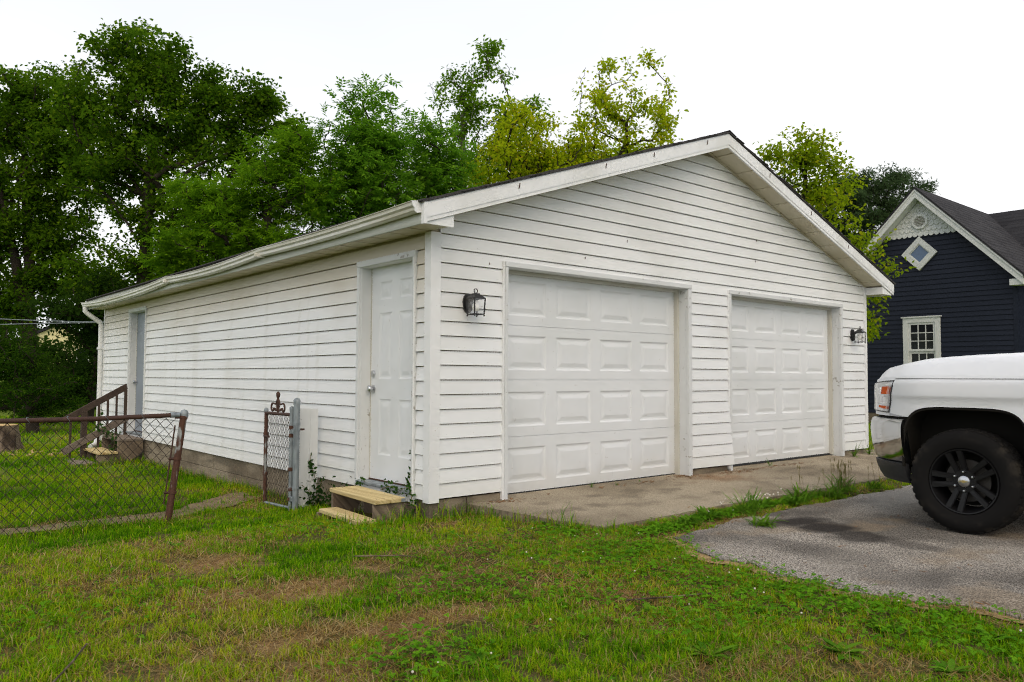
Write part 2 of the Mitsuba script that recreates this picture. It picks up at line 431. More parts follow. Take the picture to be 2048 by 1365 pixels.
# ------------------------------------------------------------------ ground
def grid_sheet(xs, ys, dz=0.0, keep=None):
    X, Y = np.meshgrid(xs, ys, indexing='ij')
    Z = ground_z(X, Y) + dz
    v = np.stack([X, Y, Z], -1).reshape(-1, 3)
    n = len(ys)
    i, j = np.meshgrid(np.arange(len(xs) - 1), np.arange(n - 1), indexing='ij')
    a = (i * n + j).ravel()
    f = np.vstack([np.stack([a, a + n, a + n + 1], 1), np.stack([a, a + n + 1, a + 1], 1)])
    return trimesh.Trimesh(v, f, process=False)


def spread(lo, hi, step, far):
    core = np.arange(lo, hi + 1e-6, step)
    out = np.geomspace(1, far, 18)
    return np.concatenate([lo - out[::-1], core, hi + out])


add('ground', grid_sheet(spread(-7, 10, 0.2, 240), spread(-8, 14, 0.2, 240)), 'soil', True, 'worn lawn soil with dead thatch round the white garage', kind='structure')


def rough_edge(poly, step=0.06, amp=0.05, seed=0):
    p = np.array(poly.exterior.segmentize(step).coords)[:-1]
    n = np.stack([meshkit.fbm(np.stack([p[:, 0] * 3.0, p[:, 1] * 3.0, p[:, 0] * 0 + seed + k], 1), 4) - 0.5 for k in (0, 9)], 1)
    n2 = np.stack([meshkit.fbm(np.stack([p[:, 0] * 14.0, p[:, 1] * 14.0, p[:, 0] * 0 + seed + k], 1), 2) - 0.5 for k in (3, 5)], 1)
    return Polygon(p + 2 * amp * n + amp * .9 * n2).buffer(0)


def sheet(poly, z_of, step=0.25, thick=None):
    """A polygon as a ground sheet, its points lifted by z_of."""
    import shapely
    x0, y0, x1, y1 = poly.bounds
    cells = []
    for xa in np.arange(x0, x1, step * 4):
        for ya in np.arange(y0, y1, step * 4):
            q = poly.intersection(sbox(xa, ya, xa + step * 4, ya + step * 4))
            for g in getattr(q, 'geoms', [q]):
                if g.geom_type == 'Polygon' and g.area > 1e-5:
                    v, f = trimesh.creation.triangulate_polygon(g.segmentize(step * 2), engine='earcut')
                    cells.append((v, f))
    vs, fs, k = [], [], 0
    for v, f in cells:
        vs.append(np.column_stack([v, z_of(v[:, 0], v[:, 1])]))
        fs.append(f + k)
        k += len(v)
    m = trimesh.Trimesh(np.vstack(vs), np.vstack(fs), process=False)
    if m.face_normals[:, 2].mean() < 0:
        m.invert()
    return m


def slab(poly, top, h):
    m = sheet(poly, top)
    t = m.vertices.copy()
    ring = []
    for g in getattr(poly, 'geoms', [poly]):
        c = np.array(g.exterior.coords)
        z = top(c[:, 0], c[:, 1])
        n = len(c)
        v = np.vstack([np.column_stack([c, z]), np.column_stack([c, z - h])])
        i = np.arange(n - 1)
        ring.append(trimesh.Trimesh(v, np.vstack([np.stack([i, i + n, i + 1], 1), np.stack([i + 1, i + n, i + n + 1], 1)]), process=False))
    return cat_([m] + ring)


drive_poly = rough_edge(Polygon([(1.0, -1.85), (.72, -2.3), (.60, -2.95), (.64, -3.65), (.74, -4.3), (.95, -5.2), (1.3, -7), (2, -14), (16, -14), (16, -1.75), (9, -1.72), (4, -1.74), (2.2, -1.72)]), 0.035, 0.10, 2)
DRIVE_Z = 0.034
add('driveway', slab(drive_poly, lambda x, y: 0 * x + DRIVE_Z, 0.14), 'asphalt', False, 'grey worn asphalt driveway with exposed gravel and dark oil stains', kind='structure')
verge = rough_edge(drive_poly.buffer(.085), .06, .05, 12).difference(drive_poly.buffer(-.03)).intersection(sbox(.2, -6, 2.0, -1.78))
add('sandy_verge', sheet(verge, lambda x, y: ground_z(x, y) + .014, .1), 'sand', False, 'thin strip of bare tan soil along the driveway edge', kind='structure')
apron_poly = Polygon([(.40, -.0), (.47, -.28), (.60, -.85), (.80, -1.30), (2.4, -1.27), (4.8, -1.30), (9.4, -1.28), (9.4, .0), (8.0, 0)])
apron_top = lambda x, y: 0.050 + 0.062 * np.clip((y + 1.3) / 1.3, 0, 1.3)
ap = rough_edge(apron_poly, 0.08, 0.02, 5).union(sbox(.45, -.05, 8.6, .18))


add('concrete_apron', slab(ap, apron_top, 0.16), 'concrete', False, 'stained tan concrete apron in front of the two garage doors', kind='structure')
path_poly = rough_edge(Polygon([(-6, 2.26), (-2.8, 2.30), (-1.5, 2.24), (-.7, 2.66), (-.25, 3.05), (-.15, 3.6), (-.5, 3.5), (-1.3, 2.72), (-2.8, 2.72), (-6, 2.7)]), 0.05, 0.07, 8)
add('path', sheet(path_poly, lambda x, y: ground_z(x, y) + 0.012, 0.1), 'path_dirt', False, 'narrow worn grey gravel path behind the chain link fence', kind='structure')

# ------------------------------------------------------------------ the garage
G = thing('garage', 'white clapboard two-door garage with low gable roof', 'garage')
W, L, E0, Z0 = 8.0, 11.15, 0.129, 0.189          # width, length, board exposure, lowest board
EAVE, RS = 2.515, 0.3375                         # soffit height, roof slope
RIDGE_X = 4.02
OV = 0.28                                        # eave overhang
rake_bot = lambda x: EAVE + RS * (np.minimum(x, 2 * RIDGE_X - x) + OV)
DOORS = [(0.79, 3.65), (4.39, 7.25)]
DTOP = 2.328
front_shape = Polygon([(0.0, 0.19), (W, 0.19), (W, rake_bot(W)), (RIDGE_X, rake_bot(RIDGE_X) + .02), (0, rake_bot(0.0))])
openings = unary_union([sbox(a + .03, 0, b - .03, DTOP - .03) for a, b in DOORS])
add(G + '__front_wall', on_front(extrude(front_shape.difference(openings), 0.132), 0.14), 'seam_shade_backing')
side_open = unary_union([sbox(.255, .15, 1.215, 2.33), sbox(8.40, .15, 9.37, 2.35)])
add(G + '__side_wall', on_side(extrude(sbox(0.14, .18, L, EAVE + .05).difference(side_open), 0.132), 0.14), 'seam_shade_backing')
add(G + '__right_wall', bx(W - .14, W, .14, L, .05, EAVE + .1), 'siding')
add(G + '__rear_wall', bx(0.14, W - .14, L - .14, L, .05, EAVE + .1), 'siding')

# clapboards of the front, every board its own piece
bd_open = unary_union([sbox(a - .0, 0, b + .0, DTOP - .005) for a, b in DOORS])
top_x = lambda z: (z - EAVE) / RS - OV
seams = {15: 2.45, 16: 5.2, 17: 3.72, 18: 2.05, 19: 4.0, 20: 5.45, 21: 3.05, 22: 4.5, 23: 3.3, 24: 4.6}
for i in range(29):
    zb = Z0 + E0 * i
    zt = zb + E0
    row = sbox(.082, zb, W - .06, zt)
    roof = Polygon([(0, 0), (W, 0), (W, rake_bot(W) - .004), (RIDGE_X, rake_bot(RIDGE_X) - .004), (0, rake_bot(0.) - .004)])
    row = row.intersection(roof).difference(bd_open)
    for g in sorted(getattr(row, 'geoms', [row]), key=lambda g: g.bounds[0]):
        if g.is_empty or g.area < 0.002:
            continue
        parts = [g]
        if g.bounds[2] - g.bounds[0] > 3.2:
            sx = seams.get(i, g.bounds[0] + 2.2)
            if i in (16, 17, 18, 19):
                sx2 = sx + 1.9
                parts = [g.intersection(sbox(-1, 0, sx, 9)), g.intersection(sbox(sx, 0, sx2, 9)), g.intersection(sbox(sx2, 0, 20, 9))]
            else:
                parts = [g.intersection(sbox(-1, 0, sx, 9)), g.intersection(sbox(sx, 0, 20, 9))]
        for k, q in enumerate(parts):
            if q.is_empty or q.geom_type != 'Polygon':
                continue
            m = clap(q, zb, E0, 0.0175 + 0.0015 * (k % 2), 0.0018, i * 7 + k * 3 + q.bounds[0])
            if m is None:
                continue
            if i < 6 and 3.6 < q.bounds[0] < 4.0:      # the short boards between the doors, kicked out at their right end
                v = m.vertices
                kick = np.clip((v[:, 0] - 3.66) / 0.73, 0, 1) ** 1.5 * (0.036 - 0.005 * i)
                v[:, 2] = np.where(v[:, 2] > 0.0, v[:, 2] + kick, v[:, 2] + kick * 0.9)
                v[:, 0] += np.where(v[:, 0] > 4.3, 0.062 - 0.010 * i, 0)
                m.vertices = v
            add(G + '__front_wall__siding_board', on_front(m), 'siding')
# clapboards of the left side
side_cut = unary_union([sbox(.208, .1, 1.262, 2.375), sbox(8.36, .1, 9.41, 2.405)])
for i in range(18):
    zb = Z0 - 0.012 + E0 * i
    row = sbox(.072, zb, L, min(zb + E0, EAVE - .003)).difference(side_cut)
    for g in sorted(getattr(row, 'geoms', [row]), key=lambda g: g.bounds[0]):
        if g.area < 0.002:
            continue
        parts = [g]
        if g.bounds[2] - g.bounds[0] > 4:
            sx = 1.5 + ((i * 2.37) % 3.1) + 1.0
            parts = [g.intersection(sbox(-1, 0, sx, 9)), g.intersection(sbox(sx, 0, sx + 3.66, 9)), g.intersection(sbox(sx + 3.66, 0, 20, 9))]
        for k, q in enumerate(parts):
            if q.is_empty or q.area < 0.002:
                continue
            m = clap(q, zb, E0, 0.0175 + 0.0015 * (k % 2), 0.0028, i * 5 + k * 2 + 40)
            add(G + '__side_wall__siding_board', on_side(m), 'siding')
# corner posts
cp = Polygon([(-.022, -.022), (.085, -.022), (.085, -.004), (.0, -.004), (.0, .072), (-.022, .072)])
m = extrude(cp, EAVE - .006 - .155)
m.apply_translation((0, 0, .155))
add(G + '__corner_trim', m, 'white_trim')
cp = affinity.translate(affinity.scale(cp, -.75, 1, origin=(0, 0)), W + .0, 0)
m = extrude(cp, EAVE + .12 - .19)
m.apply_translation((0, 0, .19))
m.fix_normals()
add(G + '__corner_trim', m, 'white_trim')
add(G + '__corner_trim', bx(-.022, .05, L - .02, L + .02, -.02, EAVE - .004), 'white_trim')

# foundation: blocks with recessed joints
add(G + '__foundation', bx(0.03, W - .03, 0.03, L - .02, -.6, .06), 'block')
for r in range(3):
    z1 = 0.172 - 0.2 * r
    z1 = min(z1, .172)
    for c in range(29):
        y0 = 0.012 + c * 0.40 - (0.2 if r % 2 else 0)
        y1 = min(y0 + 0.392, L)
        y0 = max(y0, 0.012)
        if y1 - y0 > 0.05:
            add(G + '__foundation__block', bx(0.012 + rng.uniform(0, .004), .2, y0, y1, z1 - .192, z1, .003), 'block')
for a, b in ((.004, .40), (.408, .80), (3.63, 4.03), (4.037, 4.41), (7.24, 7.63), (7.637, W)):
    add(G + '__foundation__block', bx(a, b, .004, .2, -.1, .172, .003), 'block')

# eaves: soffit panels, fascia, gutter
X0 = -OV
Y0 = -0.30
n = 76
for k in range(n):
    y0 = Y0 + .02 + k * 0.152
    add(G + '__soffit_panel', bx(X0 + .02, .0, y0, y0 + .141, EAVE + .004 * (k % 2), EAVE + .014, .003), 'soffit_vinyl')
for k in range(12):
    y0 = Y0 + .02 + k * .95
    add(G + '__soffit_panel', bx(W, W + OV - .02, y0, y0 + .945, EAVE, EAVE + .012, .002), 'soffit_vinyl')
FH = 0.166
for a, b in ((Y0 + .021, 3.4), (3.404, 7.1), (7.104, L + .12)):
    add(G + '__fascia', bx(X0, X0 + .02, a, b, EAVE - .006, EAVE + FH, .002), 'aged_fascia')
add(G + '__soffit_backing', bx(X0 + .02, .0, Y0 + .02, L, EAVE + .0145, EAVE + .02), 'seam_shade_backing')
add(G + '__fascia', bx(W + OV - .0, W + OV + .02, Y0 + .021, L + .12, EAVE - .006, EAVE + FH, .002), 'white_trim')
# rake boards with a joint on the left slope
def rake(xa, xb, t0=0.0, y=Y0, inner=False):
    f = lambda x: rake_bot(x)
    return Polygon([(xa, f(xa)), (xb, f(xb)), (xb, f(xb) + FH), (xa, f(xa) + FH)])


for k, (a, b) in enumerate(((X0, 1.43), (1.432, RIDGE_X), (RIDGE_X, 2 * RIDGE_X - X0 + .0))):
    m = extrude(rake(a, b), 0.02 + 0.001 * (k % 2))
    add(G + '__rake_board', on_front(m, Y0 + .02), 'white_trim')
    p = rake(a, b)
    c = np.array(p.exterior.coords)
    lo = Polygon([(a, rake_bot(a) + .035), (b, rake_bot(b) + .035), (b, rake_bot(b) + FH - .008), (a, rake_bot(a) + FH - .008)])
    add(G + '__rake_board', on_front(extrude(lo, 0.006), Y0 - .001), 'white_trim')
# corner cap, boxed eave returns
add(G + '__corner_cap', bx(X0 - .012, X0 + .02, Y0 - .012, Y0 + .03, EAVE - .012, EAVE + FH + .004), 'white_trim')
ret = Polygon([(X0 + .021, EAVE - .004), (.03, EAVE - .004), (.03, rake_bot(.03) - .003), (X0 + .021, rake_bot(X0 + .021) - .003)])
add(G + '__eave_return', on_front(extrude(ret, 0.012), Y0 + .030), 'white_trim')
add(G + '__eave_return', bx(.010, .030, Y0 + .031, -.016, EAVE + .013, rake_bot(.01) - .002), 'white_trim')
xr = W - .01
ret = Polygon([(xr, EAVE - .004), (W + OV + .0, EAVE - .004), (W + OV, rake_bot(W + OV) - .003), (xr, rake_bot(xr) - .003)])
add(G + '__eave_return', on_front(extrude(ret, 0.012), Y0 + .030), 'white_trim')
add(G + '__eave_return', bx(xr, xr + .02, Y0 + .031, -.026, EAVE - .004, rake_bot(xr + .02) - .002), 'white_trim')
# sloped soffit under the rakes
for side in (0, 1):
    for k in range(20):
        xa = -0.02 + k * .205
        xb = min(xa + .195, RIDGE_X - .002)
        if xb - xa < .02:
            continue
        up = .018 + .005 * (k % 2)
        q = Polygon([(xa, rake_bot(xa) + up), (xb, rake_bot(xb) + up), (xb, rake_bot(xb) + .036), (xa, rake_bot(xa) + .036)])
        if side:
            q = affinity.scale(q, -1, 1, origin=(RIDGE_X, 0))
        add(G + '__soffit_panel', on_front(extrude(q, -Y0 - .024), -.002), 'soffit_vinyl')
    q = Polygon([(-.02, rake_bot(-.02) + .037), (RIDGE_X - .003, rake_bot(RIDGE_X - .003) + .037), (RIDGE_X - .003, rake_bot(RIDGE_X - .003) + .045), (-.02, rake_bot(-.02) + .045)])
    if side:
        q = affinity.scale(q, -1, 1, origin=(RIDGE_X, 0))
    add(G + '__soffit_backing', on_front(extrude(q, -Y0 - .026), -.003), 'seam_shade_backing')
for side in (0, 1):
    q = Polygon([(.02, rake_bot(.02) - .002), (RIDGE_X, rake_bot(RIDGE_X) - .002), (RIDGE_X, rake_bot(RIDGE_X) + .016), (.02, rake_bot(.02) + .016)])
    if side:
        q = affinity.scale(q, -1, 1, origin=(RIDGE_X, 0))
    add(G + '__soffit_channel', on_front(extrude(q, .018), -.004), 'soffit_vinyl')
# roof: deck and courses of shingles
roof_z = lambda x: rake_bot(x) + FH
for side in (0, 1):
    q = Polygon([(X0 - .03, roof_z(X0 - .03) + .003), (RIDGE_X, roof_z(RIDGE_X) + .003), (RIDGE_X, roof_z(RIDGE_X) + .016), (X0 - .03, roof_z(X0 - .03) + .016)])
    if side:
        q = affinity.scale(q, -1, 1, origin=(RIDGE_X, 0))
    add(G + '__roof', on_front(extrude(q, L + .46), L + .14), 'shingle')
for side in (0, 1):
    for k in range(33):
        xa = X0 - .045 + k * .131
        xb = min(xa + .15, RIDGE_X)
        if xb - xa < .03:
            break
        up = 0.017
        fr = rng.uniform(-.012, .018)
        q = Polygon([(xa, roof_z(xa) + up), (xb, roof_z(xb) + up - .001), (xb, roof_z(xb) + up + .002), (xa, roof_z(xa) + up + .011 + rng.uniform(0, .006))])
        if side:
            q = affinity.scale(q, -1, 1, origin=(RIDGE_X, 0))
        add(G + '__roof__shingle_course', on_front(extrude(q, L + .46 + fr), L + .14), 'shingle')
for k in range(34):
    y0 = Y0 - .02 + k * .34
    q = Polygon([(RIDGE_X - .14, roof_z(RIDGE_X - .14) + .026), (RIDGE_X, roof_z(RIDGE_X) + .03), (RIDGE_X + .14, roof_z(RIDGE_X - .14) + .026), (RIDGE_X + .14, roof_z(RIDGE_X - .14) + .034), (RIDGE_X, roof_z(RIDGE_X) + .04), (RIDGE_X - .14, roof_z(RIDGE_X - .14) + .034)])
    add(G + '__roof__ridge_cap', on_front(extrude(q, .36 + .0), y0 + .36), 'shingle')
# fascia nails and rust runs
for x in (.75, 1.9, 2.65, 3.6):
    add(G + '__nail', tube([(x, Y0 - .008, roof_z(x) - .025), (x - .014, Y0 - .012, roof_z(x) - .075)], .005, 6), 'rust_brown')
for x in (4.9, 5.9, 6.9):
    add(G + '__nail', tube([(x, Y0 - .008, roof_z(x) - .03), (x - .014, Y0 - .012, roof_z(x) - .085)], .005, 6), 'rust_brown')
for x, z in ((2.55, 2.73), (5.05, 3.02), (5.02, 2.75), (3.35, 2.66), (1.9, 2.48), (.64, 2.30)):
    add(G + '__nail', tube([(x, -.01, z), (x - .012, -.022, z - .022)], .004, 5), 'rust_brown')


# gutter: sagging sections with joints
def gutter_run(ya, yb, za, zb, sag, xo):
    prof = [(0, .112), (0, .0), (.055, .0), (.075, .02), (.078, .05), (.098, .072), (.10, .108), (.112, .112), (.112, .118), (.094, .118), (.088, .075), (.068, .05), (.066, .024), (.052, .008), (.008, .008), (.008, .112)]
    prof = np.array(prof) * [.88, .80]
    ys = np.linspace(ya, yb, 15)
    rings = []
    for y in ys:
        t = (y - ya) / (yb - ya)
        z = za + (zb - za) * t - sag * 4 * t * (1 - t)
        o = xo * 4 * t * (1 - t)
        rings.append(np.stack([X0 - .004 - prof[:, 0] - o, np.full(len(prof), y), z + prof[:, 1] - prof[:, 0] * .12], 1))
    v = np.vstack(rings)
    k = len(prof)
    i, j = np.meshgrid(np.arange(len(ys) - 1), np.arange(k), indexing='ij')
    a, b = i * k + j, i * k + (j + 1) % k
    q = np.stack([a, b, b + k, a + k], -1).reshape(-1, 4)
    f = np.vstack([q[:, [0, 1, 2]], q[:, [0, 2, 3]]])
    cv, cf = trimesh.creation.triangulate_polygon(Polygon(prof), engine='earcut')
    return trimesh.Trimesh(v, f, process=False)


GUT = G + '__gutter'
GZ = EAVE + .088
RUNS = ((-.26, 2.9, GZ, GZ - .012, .020, .006), (2.9, 6.2, GZ - .012, GZ - .022, .045, .014), (6.2, L + .30, GZ - .022, GZ - .035, .075, .026))
add(GUT, cat_([gutter_run(*r) for r in RUNS]), 'gutter_paint', 35)
endp = Polygon([(0, 0), (.055, -.006), (.078, .012), (.082, .045), (.102, .068), (.114, .118), (0, .12)])
m = extrude(endp, .006)
v = m.vertices * [.88, .82, 1]
m = trimesh.Trimesh(np.stack([X0 - .004 - v[:, 0], -.262 - v[:, 2], GZ + v[:, 1] - .004 - v[:, 0] * .12], 1), m.faces, process=False)
m.fix_normals()
add(GUT + '__end_cap', m, 'white_trim', label='bright white end cap of the gutter')
for y in (2.9, 6.2):
    add(GUT + '__joint', bx(X0 - .125, X0 - .0005, y - .02, y + .02, GZ - .030, GZ + .02, .010), 'gutter_paint')
DS = G + '__downspout'
add(DS, cat_([tube([(X0 - .055, L + .12, GZ - .05), (X0 - .055, L + .12, GZ - .13), (X0 - .02, L + .11, GZ - .17), (-.075, L + .06, GZ - .34), (-.065, L + .05, GZ - .42), (-.062, L + .05, 1.2), (-.062, L + .05, .02), (-.07, L + .04, -.04), (-.17, L - .05, -.12)], .045, 10)]), 'white_trim', 40)
add(DS + '__strap', bx(-.115, .0, L - .005, L + .105, 1.74, 1.78), 'white_trim')
add(DS + '__elbow', tube([(-.08, L + .03, -.02), (-.12, L - .02, -.09), (-.23, L - .12, -.13)], .052, 10), 'white_trim', 40)

# garage doors
def raised_panel(w, h):
    """Outer bevel, groove, raised-field bevel, field: rings of a rectangle."""
    rings = [(0, 0), (.012, -.0095), (.022, -.0115), (.034, -.0115), (.074, -.0015)]
    v, f = [], []
    for d, z in rings:
        v += [(d, d, z), (w - d, d, z), (w - d, h - d, z), (d, h - d, z)]
    for r in range(len(rings) - 1):
        for k in range(4):
            a, b = r * 4 + k, r * 4 + (k + 1) % 4
            f += [(a, b, b + 4), (a, b + 4, a + 4)]
    a = (len(rings) - 1) * 4
    f += [(a, a + 1, a + 2), (a, a + 2, a + 3)]
    return trimesh.Trimesh(np.array(v), np.array(f), process=False)


SZ = [0.128, 0.668, 1.2165, 1.748, 2.30]
for n_, (a, b) in enumerate(DOORS):
    D = fresh(G + '__garage_door')
    tag(D, ('nearer wide' if n_ == 0 else 'farther dented') + ' white garage door of sixteen raised panels')
    xl, xr = a + .07, b - .075
    yd = .17
    lift = 0.0 if n_ == 0 else .02
    for k in range(4):
        z0, z1 = SZ[k] + .002 + (lift if k == 0 else 0), SZ[k + 1] - .002
        face = sbox(xl, z0, xr, z1)
        cells = []
        for c in range(4):
            px = a + .213 + c * .6487
            cells.append((px, SZ[k] + .096))
        holes = unary_union([sbox(px, pz, px + .504, pz + .336) for px, pz in cells])
        m = extrude(face.difference(holes), .012)
        add(D + '__section', on_front(m, yd), 'white_panel')
        for px, pz in cells:
            p = raised_panel(.504, .336)
            p.apply_translation((px, pz, .012))
            add(D + '__panel', on_front(p, yd), 'white_panel')
        add(D + '__rail', bx(xl, xr, yd + .001, yd + .03, z1 - .02, z1 + .016), 'white_panel')
    add(D + '__backing', bx(xl, xr, yd + .031, yd + .045, SZ[0] + .01, SZ[-1]), 'white_panel')
    add(D + '__weather_seal', bx(xl, xr, yd - .02, yd + .02, SZ[0] - .022 + lift, SZ[0] + .001 + lift), 'black_plastic')
    F = fresh(G + '__door_frame')
    tag(F, 'flaking white wooden frame of the ' + ('nearer' if n_ == 0 else 'farther') + ' garage door')
    zb = .105 if n_ == 0 else .135
    # casings on the wall face, jambs, stops
    add(F + '__casing', bx(a, a + .022, -.028, .012, zb, DTOP - .001, .002), 'white_trim')
    add(F + '__casing', bx(a + .024, a + .062, -.034, .008, zb - .03, DTOP - .052, .003), 'weathered_white')
    add(F + '__casing', bx(b - .062, b, -.034, .008, zb - .02, DTOP - .052, .003), 'weathered_white')
    add(F + '__lintel', bx(a + .023, b + .002, -.040, .008, DTOP - .05, DTOP, .003), 'weathered_white')
    add(F + '__jamb', bx(a + .03, a + .06, .009, .155, zb - .02, DTOP - .04), 'weathered_white')
    add(F + '__jamb', bx(b - .062, b - .03, .009, .155, zb - .03, DTOP - .04), 'weathered_white')
    add(F + '__head_jamb', bx(a + .03, b - .03, .0095, .155, DTOP - .0495, DTOP - .02), 'weathered_white')
    add(F + '__stop', bx(a + .061, a + .085, .10, .154, zb, DTOP - .07), 'cream_strip')
    add(F + '__stop', bx(b - .093, b - .063, .105, .157, zb, DTOP - .07), 'cream_strip')
    add(F + '__stop', bx(a + .061, b - .063, .11, .156, DTOP - .085, DTOP - .051), 'cream_strip')
add(G + '__front_wall__interior', bx(.16, W - .16, .4, .42, .1, 2.45), 'dark_void')


# entry doors on the left side
def entry_door(y0, y1, z0, z1, slab_mat, panels, label):
    D = fresh(G + '__entry_door')
    tag(D, label)
    sy0, sy1 = y0 + .075, y1 - .07
    face = sbox(sy0, z0 + .035, sy1, z1 - .06)
    if panels:
        w = .223
        c0, c1 = sy0 + .16, sy1 - .16 - w
        rows = [(.49, 1.027), (1.222, 1.862), (1.99, 2.165)]
        cells = [(c, r0, w, r1 - r0) for c in (c0, c1) for r0, r1 in rows]
        m = extrude(face.difference(unary_union([sbox(c, r, c + w_, r + h) for c, r, w_, h in cells])), .02)
        add(D + '__slab', on_side(m, .12), slab_mat)
        for c, r, w_, h in cells:
            p = raised_panel(w_, h)
            p.vertices[:, 2] *= .65
            p.apply_translation((c, r, .02))
            add(D + '__panel', on_side(p, .12), slab_mat)
    else:
        add(D + '__slab', on_side(extrude(face, .02), .12), slab_mat)
    add(D + '__backing', bx(.121, .135, sy0, sy1, z0 + .04, z1 - .06), 'dark_void')
    add(D + '__jamb', bx(-.01, .125, y0 + .045, y0 + .074, z0 + .02, z1 - .045), 'white_trim')
    add(D + '__jamb', bx(-.01, .125, y1 - .069, y1 - .045, z0 + .02, z1 - .045), 'weathered_white')
    add(D + '__jamb', bx(-.01, .125, y0 + .045, y1 - .045, z1 - .059, z1 - .04), 'white_trim')
    add(D + '__stop', bx(.095, .119, y1 - .082, y1 - .0695, z0 + .03, z1 - .06), 'cream_strip')
    for n_, q in ((D + '__casing', bx(-.03, .012, y0, y0 + .046, z0 - .13 if panels else z0 - .02, z1, .004)), (D + '__casing', bx(-.03, .012, y1 - .05, y1, z0 - .02, z1, .004)), (D + '__casing', bx(-.034, .010, y0 - .002, y1 + .002, z1 - .056, z1 + .002, .004))):
        add(n_, q, 'weathered_white')
    add(D + '__outer_bead', bx(-.038, -.028, y0 + .004, y0 + .016, z0 - .13 if panels else z0 - .02, z1 - .058), 'white_trim')
    add(D + '__threshold', bx(-.045, .10, y0 + .047, y1 - .05, z0 - .005, z0 + .022, .004), 'galvanized')
    add(D + '__sill', bx(-.02, .12, y0 + .03, y1 - .03, z0 - .08, z0 - .006), 'weathered_white')
    add(D + '__sweep', bx(.088, .0995, sy0 + .002, sy1 - .002, z0 + .023, z0 + .036), 'rust_brown')
    ky = sy1 - .06
    for z, r in (((1.122, .034),) if not panels else ((1.122, .034), (1.27, .029))):
        h = fresh(D + '__knob' if r > .03 else D + '__deadbolt')
        add(h, lathe([(0, 0), (r * 1.15, 0), (r * 1.15, .006), (r * .5, .012), (r * .45, .03), (r * .95, .04), (r, .052), (r * .75, .062), (0, .066)] if r > .03 else [(0, 0), (r * 1.2, 0), (r * 1.15, .012), (r * .8, .016), (0, .017)], 'x', (0, 0, 0), 20).apply_transform(np.diag([-1, 1, 1, 1.0])).apply_translation((.098, ky, z)), 'satin_metal', 40)
    return D


entry_door(.212, 1.258, .215, 2.372, 'white_panel', True, 'white six-panel entry door above the new wooden steps')
entry_door(8.362, 9.408, .235, 2.402, 'blue_grey_door', False, 'flat blue-grey entry door at the far end of the side wall')


# ------------------------------------------------------------------ lanterns
def lantern(x, z, label):
    K = thing('wall_lantern', label, 'lantern')
    c = Polygon([(math.cos(t) * .058, math.sin(t) * .088) for t in np.linspace(0, 2 * np.pi, 33)[:-1]])
    m = cat_([extrude(c, .016), extrude(c.buffer(-.014), .028)])
    m.apply_translation((x, z, 0))
    add(K + '__backplate', on_front(m, -.013), 'black_iron')
    add(K + '__arm', tube([(x, -.02, z + .01), (x, -.07, z + .025), (x, -.11, z + .055), (x, -.135, z + .05)], [.012, .011, .009, .009], 8), 'black_iron', 40)
    cx, cy, zt, zb = x, -.135, z + .035, z - .105
    wt, wb = .060, .053
    cage = []
    ct = [(cx + sx * wt, cy + sy * wt, zt) for sx, sy in ((-1, -1), (1, -1), (1, 1), (-1, 1))]
    cb = [(cx + sx * wb, cy + sy * wb, zb) for sx, sy in ((-1, -1), (1, -1), (1, 1), (-1, 1))]
    for k in range(4):
        cage += [beam(ct[k], cb[k], .009, .009, (1, .3, 0)), beam(cb[k], cb[(k + 1) % 4], .009, .009), beam(ct[k], ct[(k + 1) % 4], .009, .009)]
        cage.append(trimesh.creation.icosphere(1, .008).apply_translation(V3(*cb[k]) - (0, 0, .012)))
    add(K + '__cage', cat_(cage), 'black_iron')
    for k in range(4):
        a, b, c_, d = [V3(*q) for q in (ct[k], ct[(k + 1) % 4], cb[(k + 1) % 4], cb[k])]
        cen = V3(cx, cy, (zt + zb) / 2)
        q = np.array([p + (cen - p) * V3(.05, .05, 0) for p in (a, b, c_, d)])
        add(K + '__pane', trimesh.Trimesh(q, [[0, 1, 2], [0, 2, 3]], process=False), 'clear_lens')
    add(K + '__bulb', lathe([(0, -.055), (.022, -.05), (.034, -.025), (.032, .0), (.018, .025), (.014, .045), (0, .05)], 'z', (cx, cy, (zt + zb) / 2 + .01), 16), 'bulb', True)
    cap = trimesh.convex.convex_hull(np.array([(cx + sx * .064, cy + sy * .064, zt + .002) for sx in (-1, 1) for sy in (-1, 1)] + [(cx + sx * .03, cy + sy * .03, zt + .035) for sx in (-1, 1) for sy in (-1, 1)]))
    add(K + '__roof_cap', cat_([cap, bx(cx - .026, cx + .026, cy - .026, cy + .026, zt + .034, zt + .046)]), 'black_iron')
    r = [(cx + .019 * math.cos(t), cy, zt + .068 + .019 * math.sin(t)) for t in np.linspace(0, 2 * np.pi, 17)]
    add(K + '__finial_ring', tube(r, .0045, 6, False), 'black_iron', 40)


lantern(.385, 1.905, 'black lantern between the house corner and the nearer garage door'.replace('house', 'garage'))
lantern(7.56, 1.885, 'black lantern right of the farther garage door, near the eave')
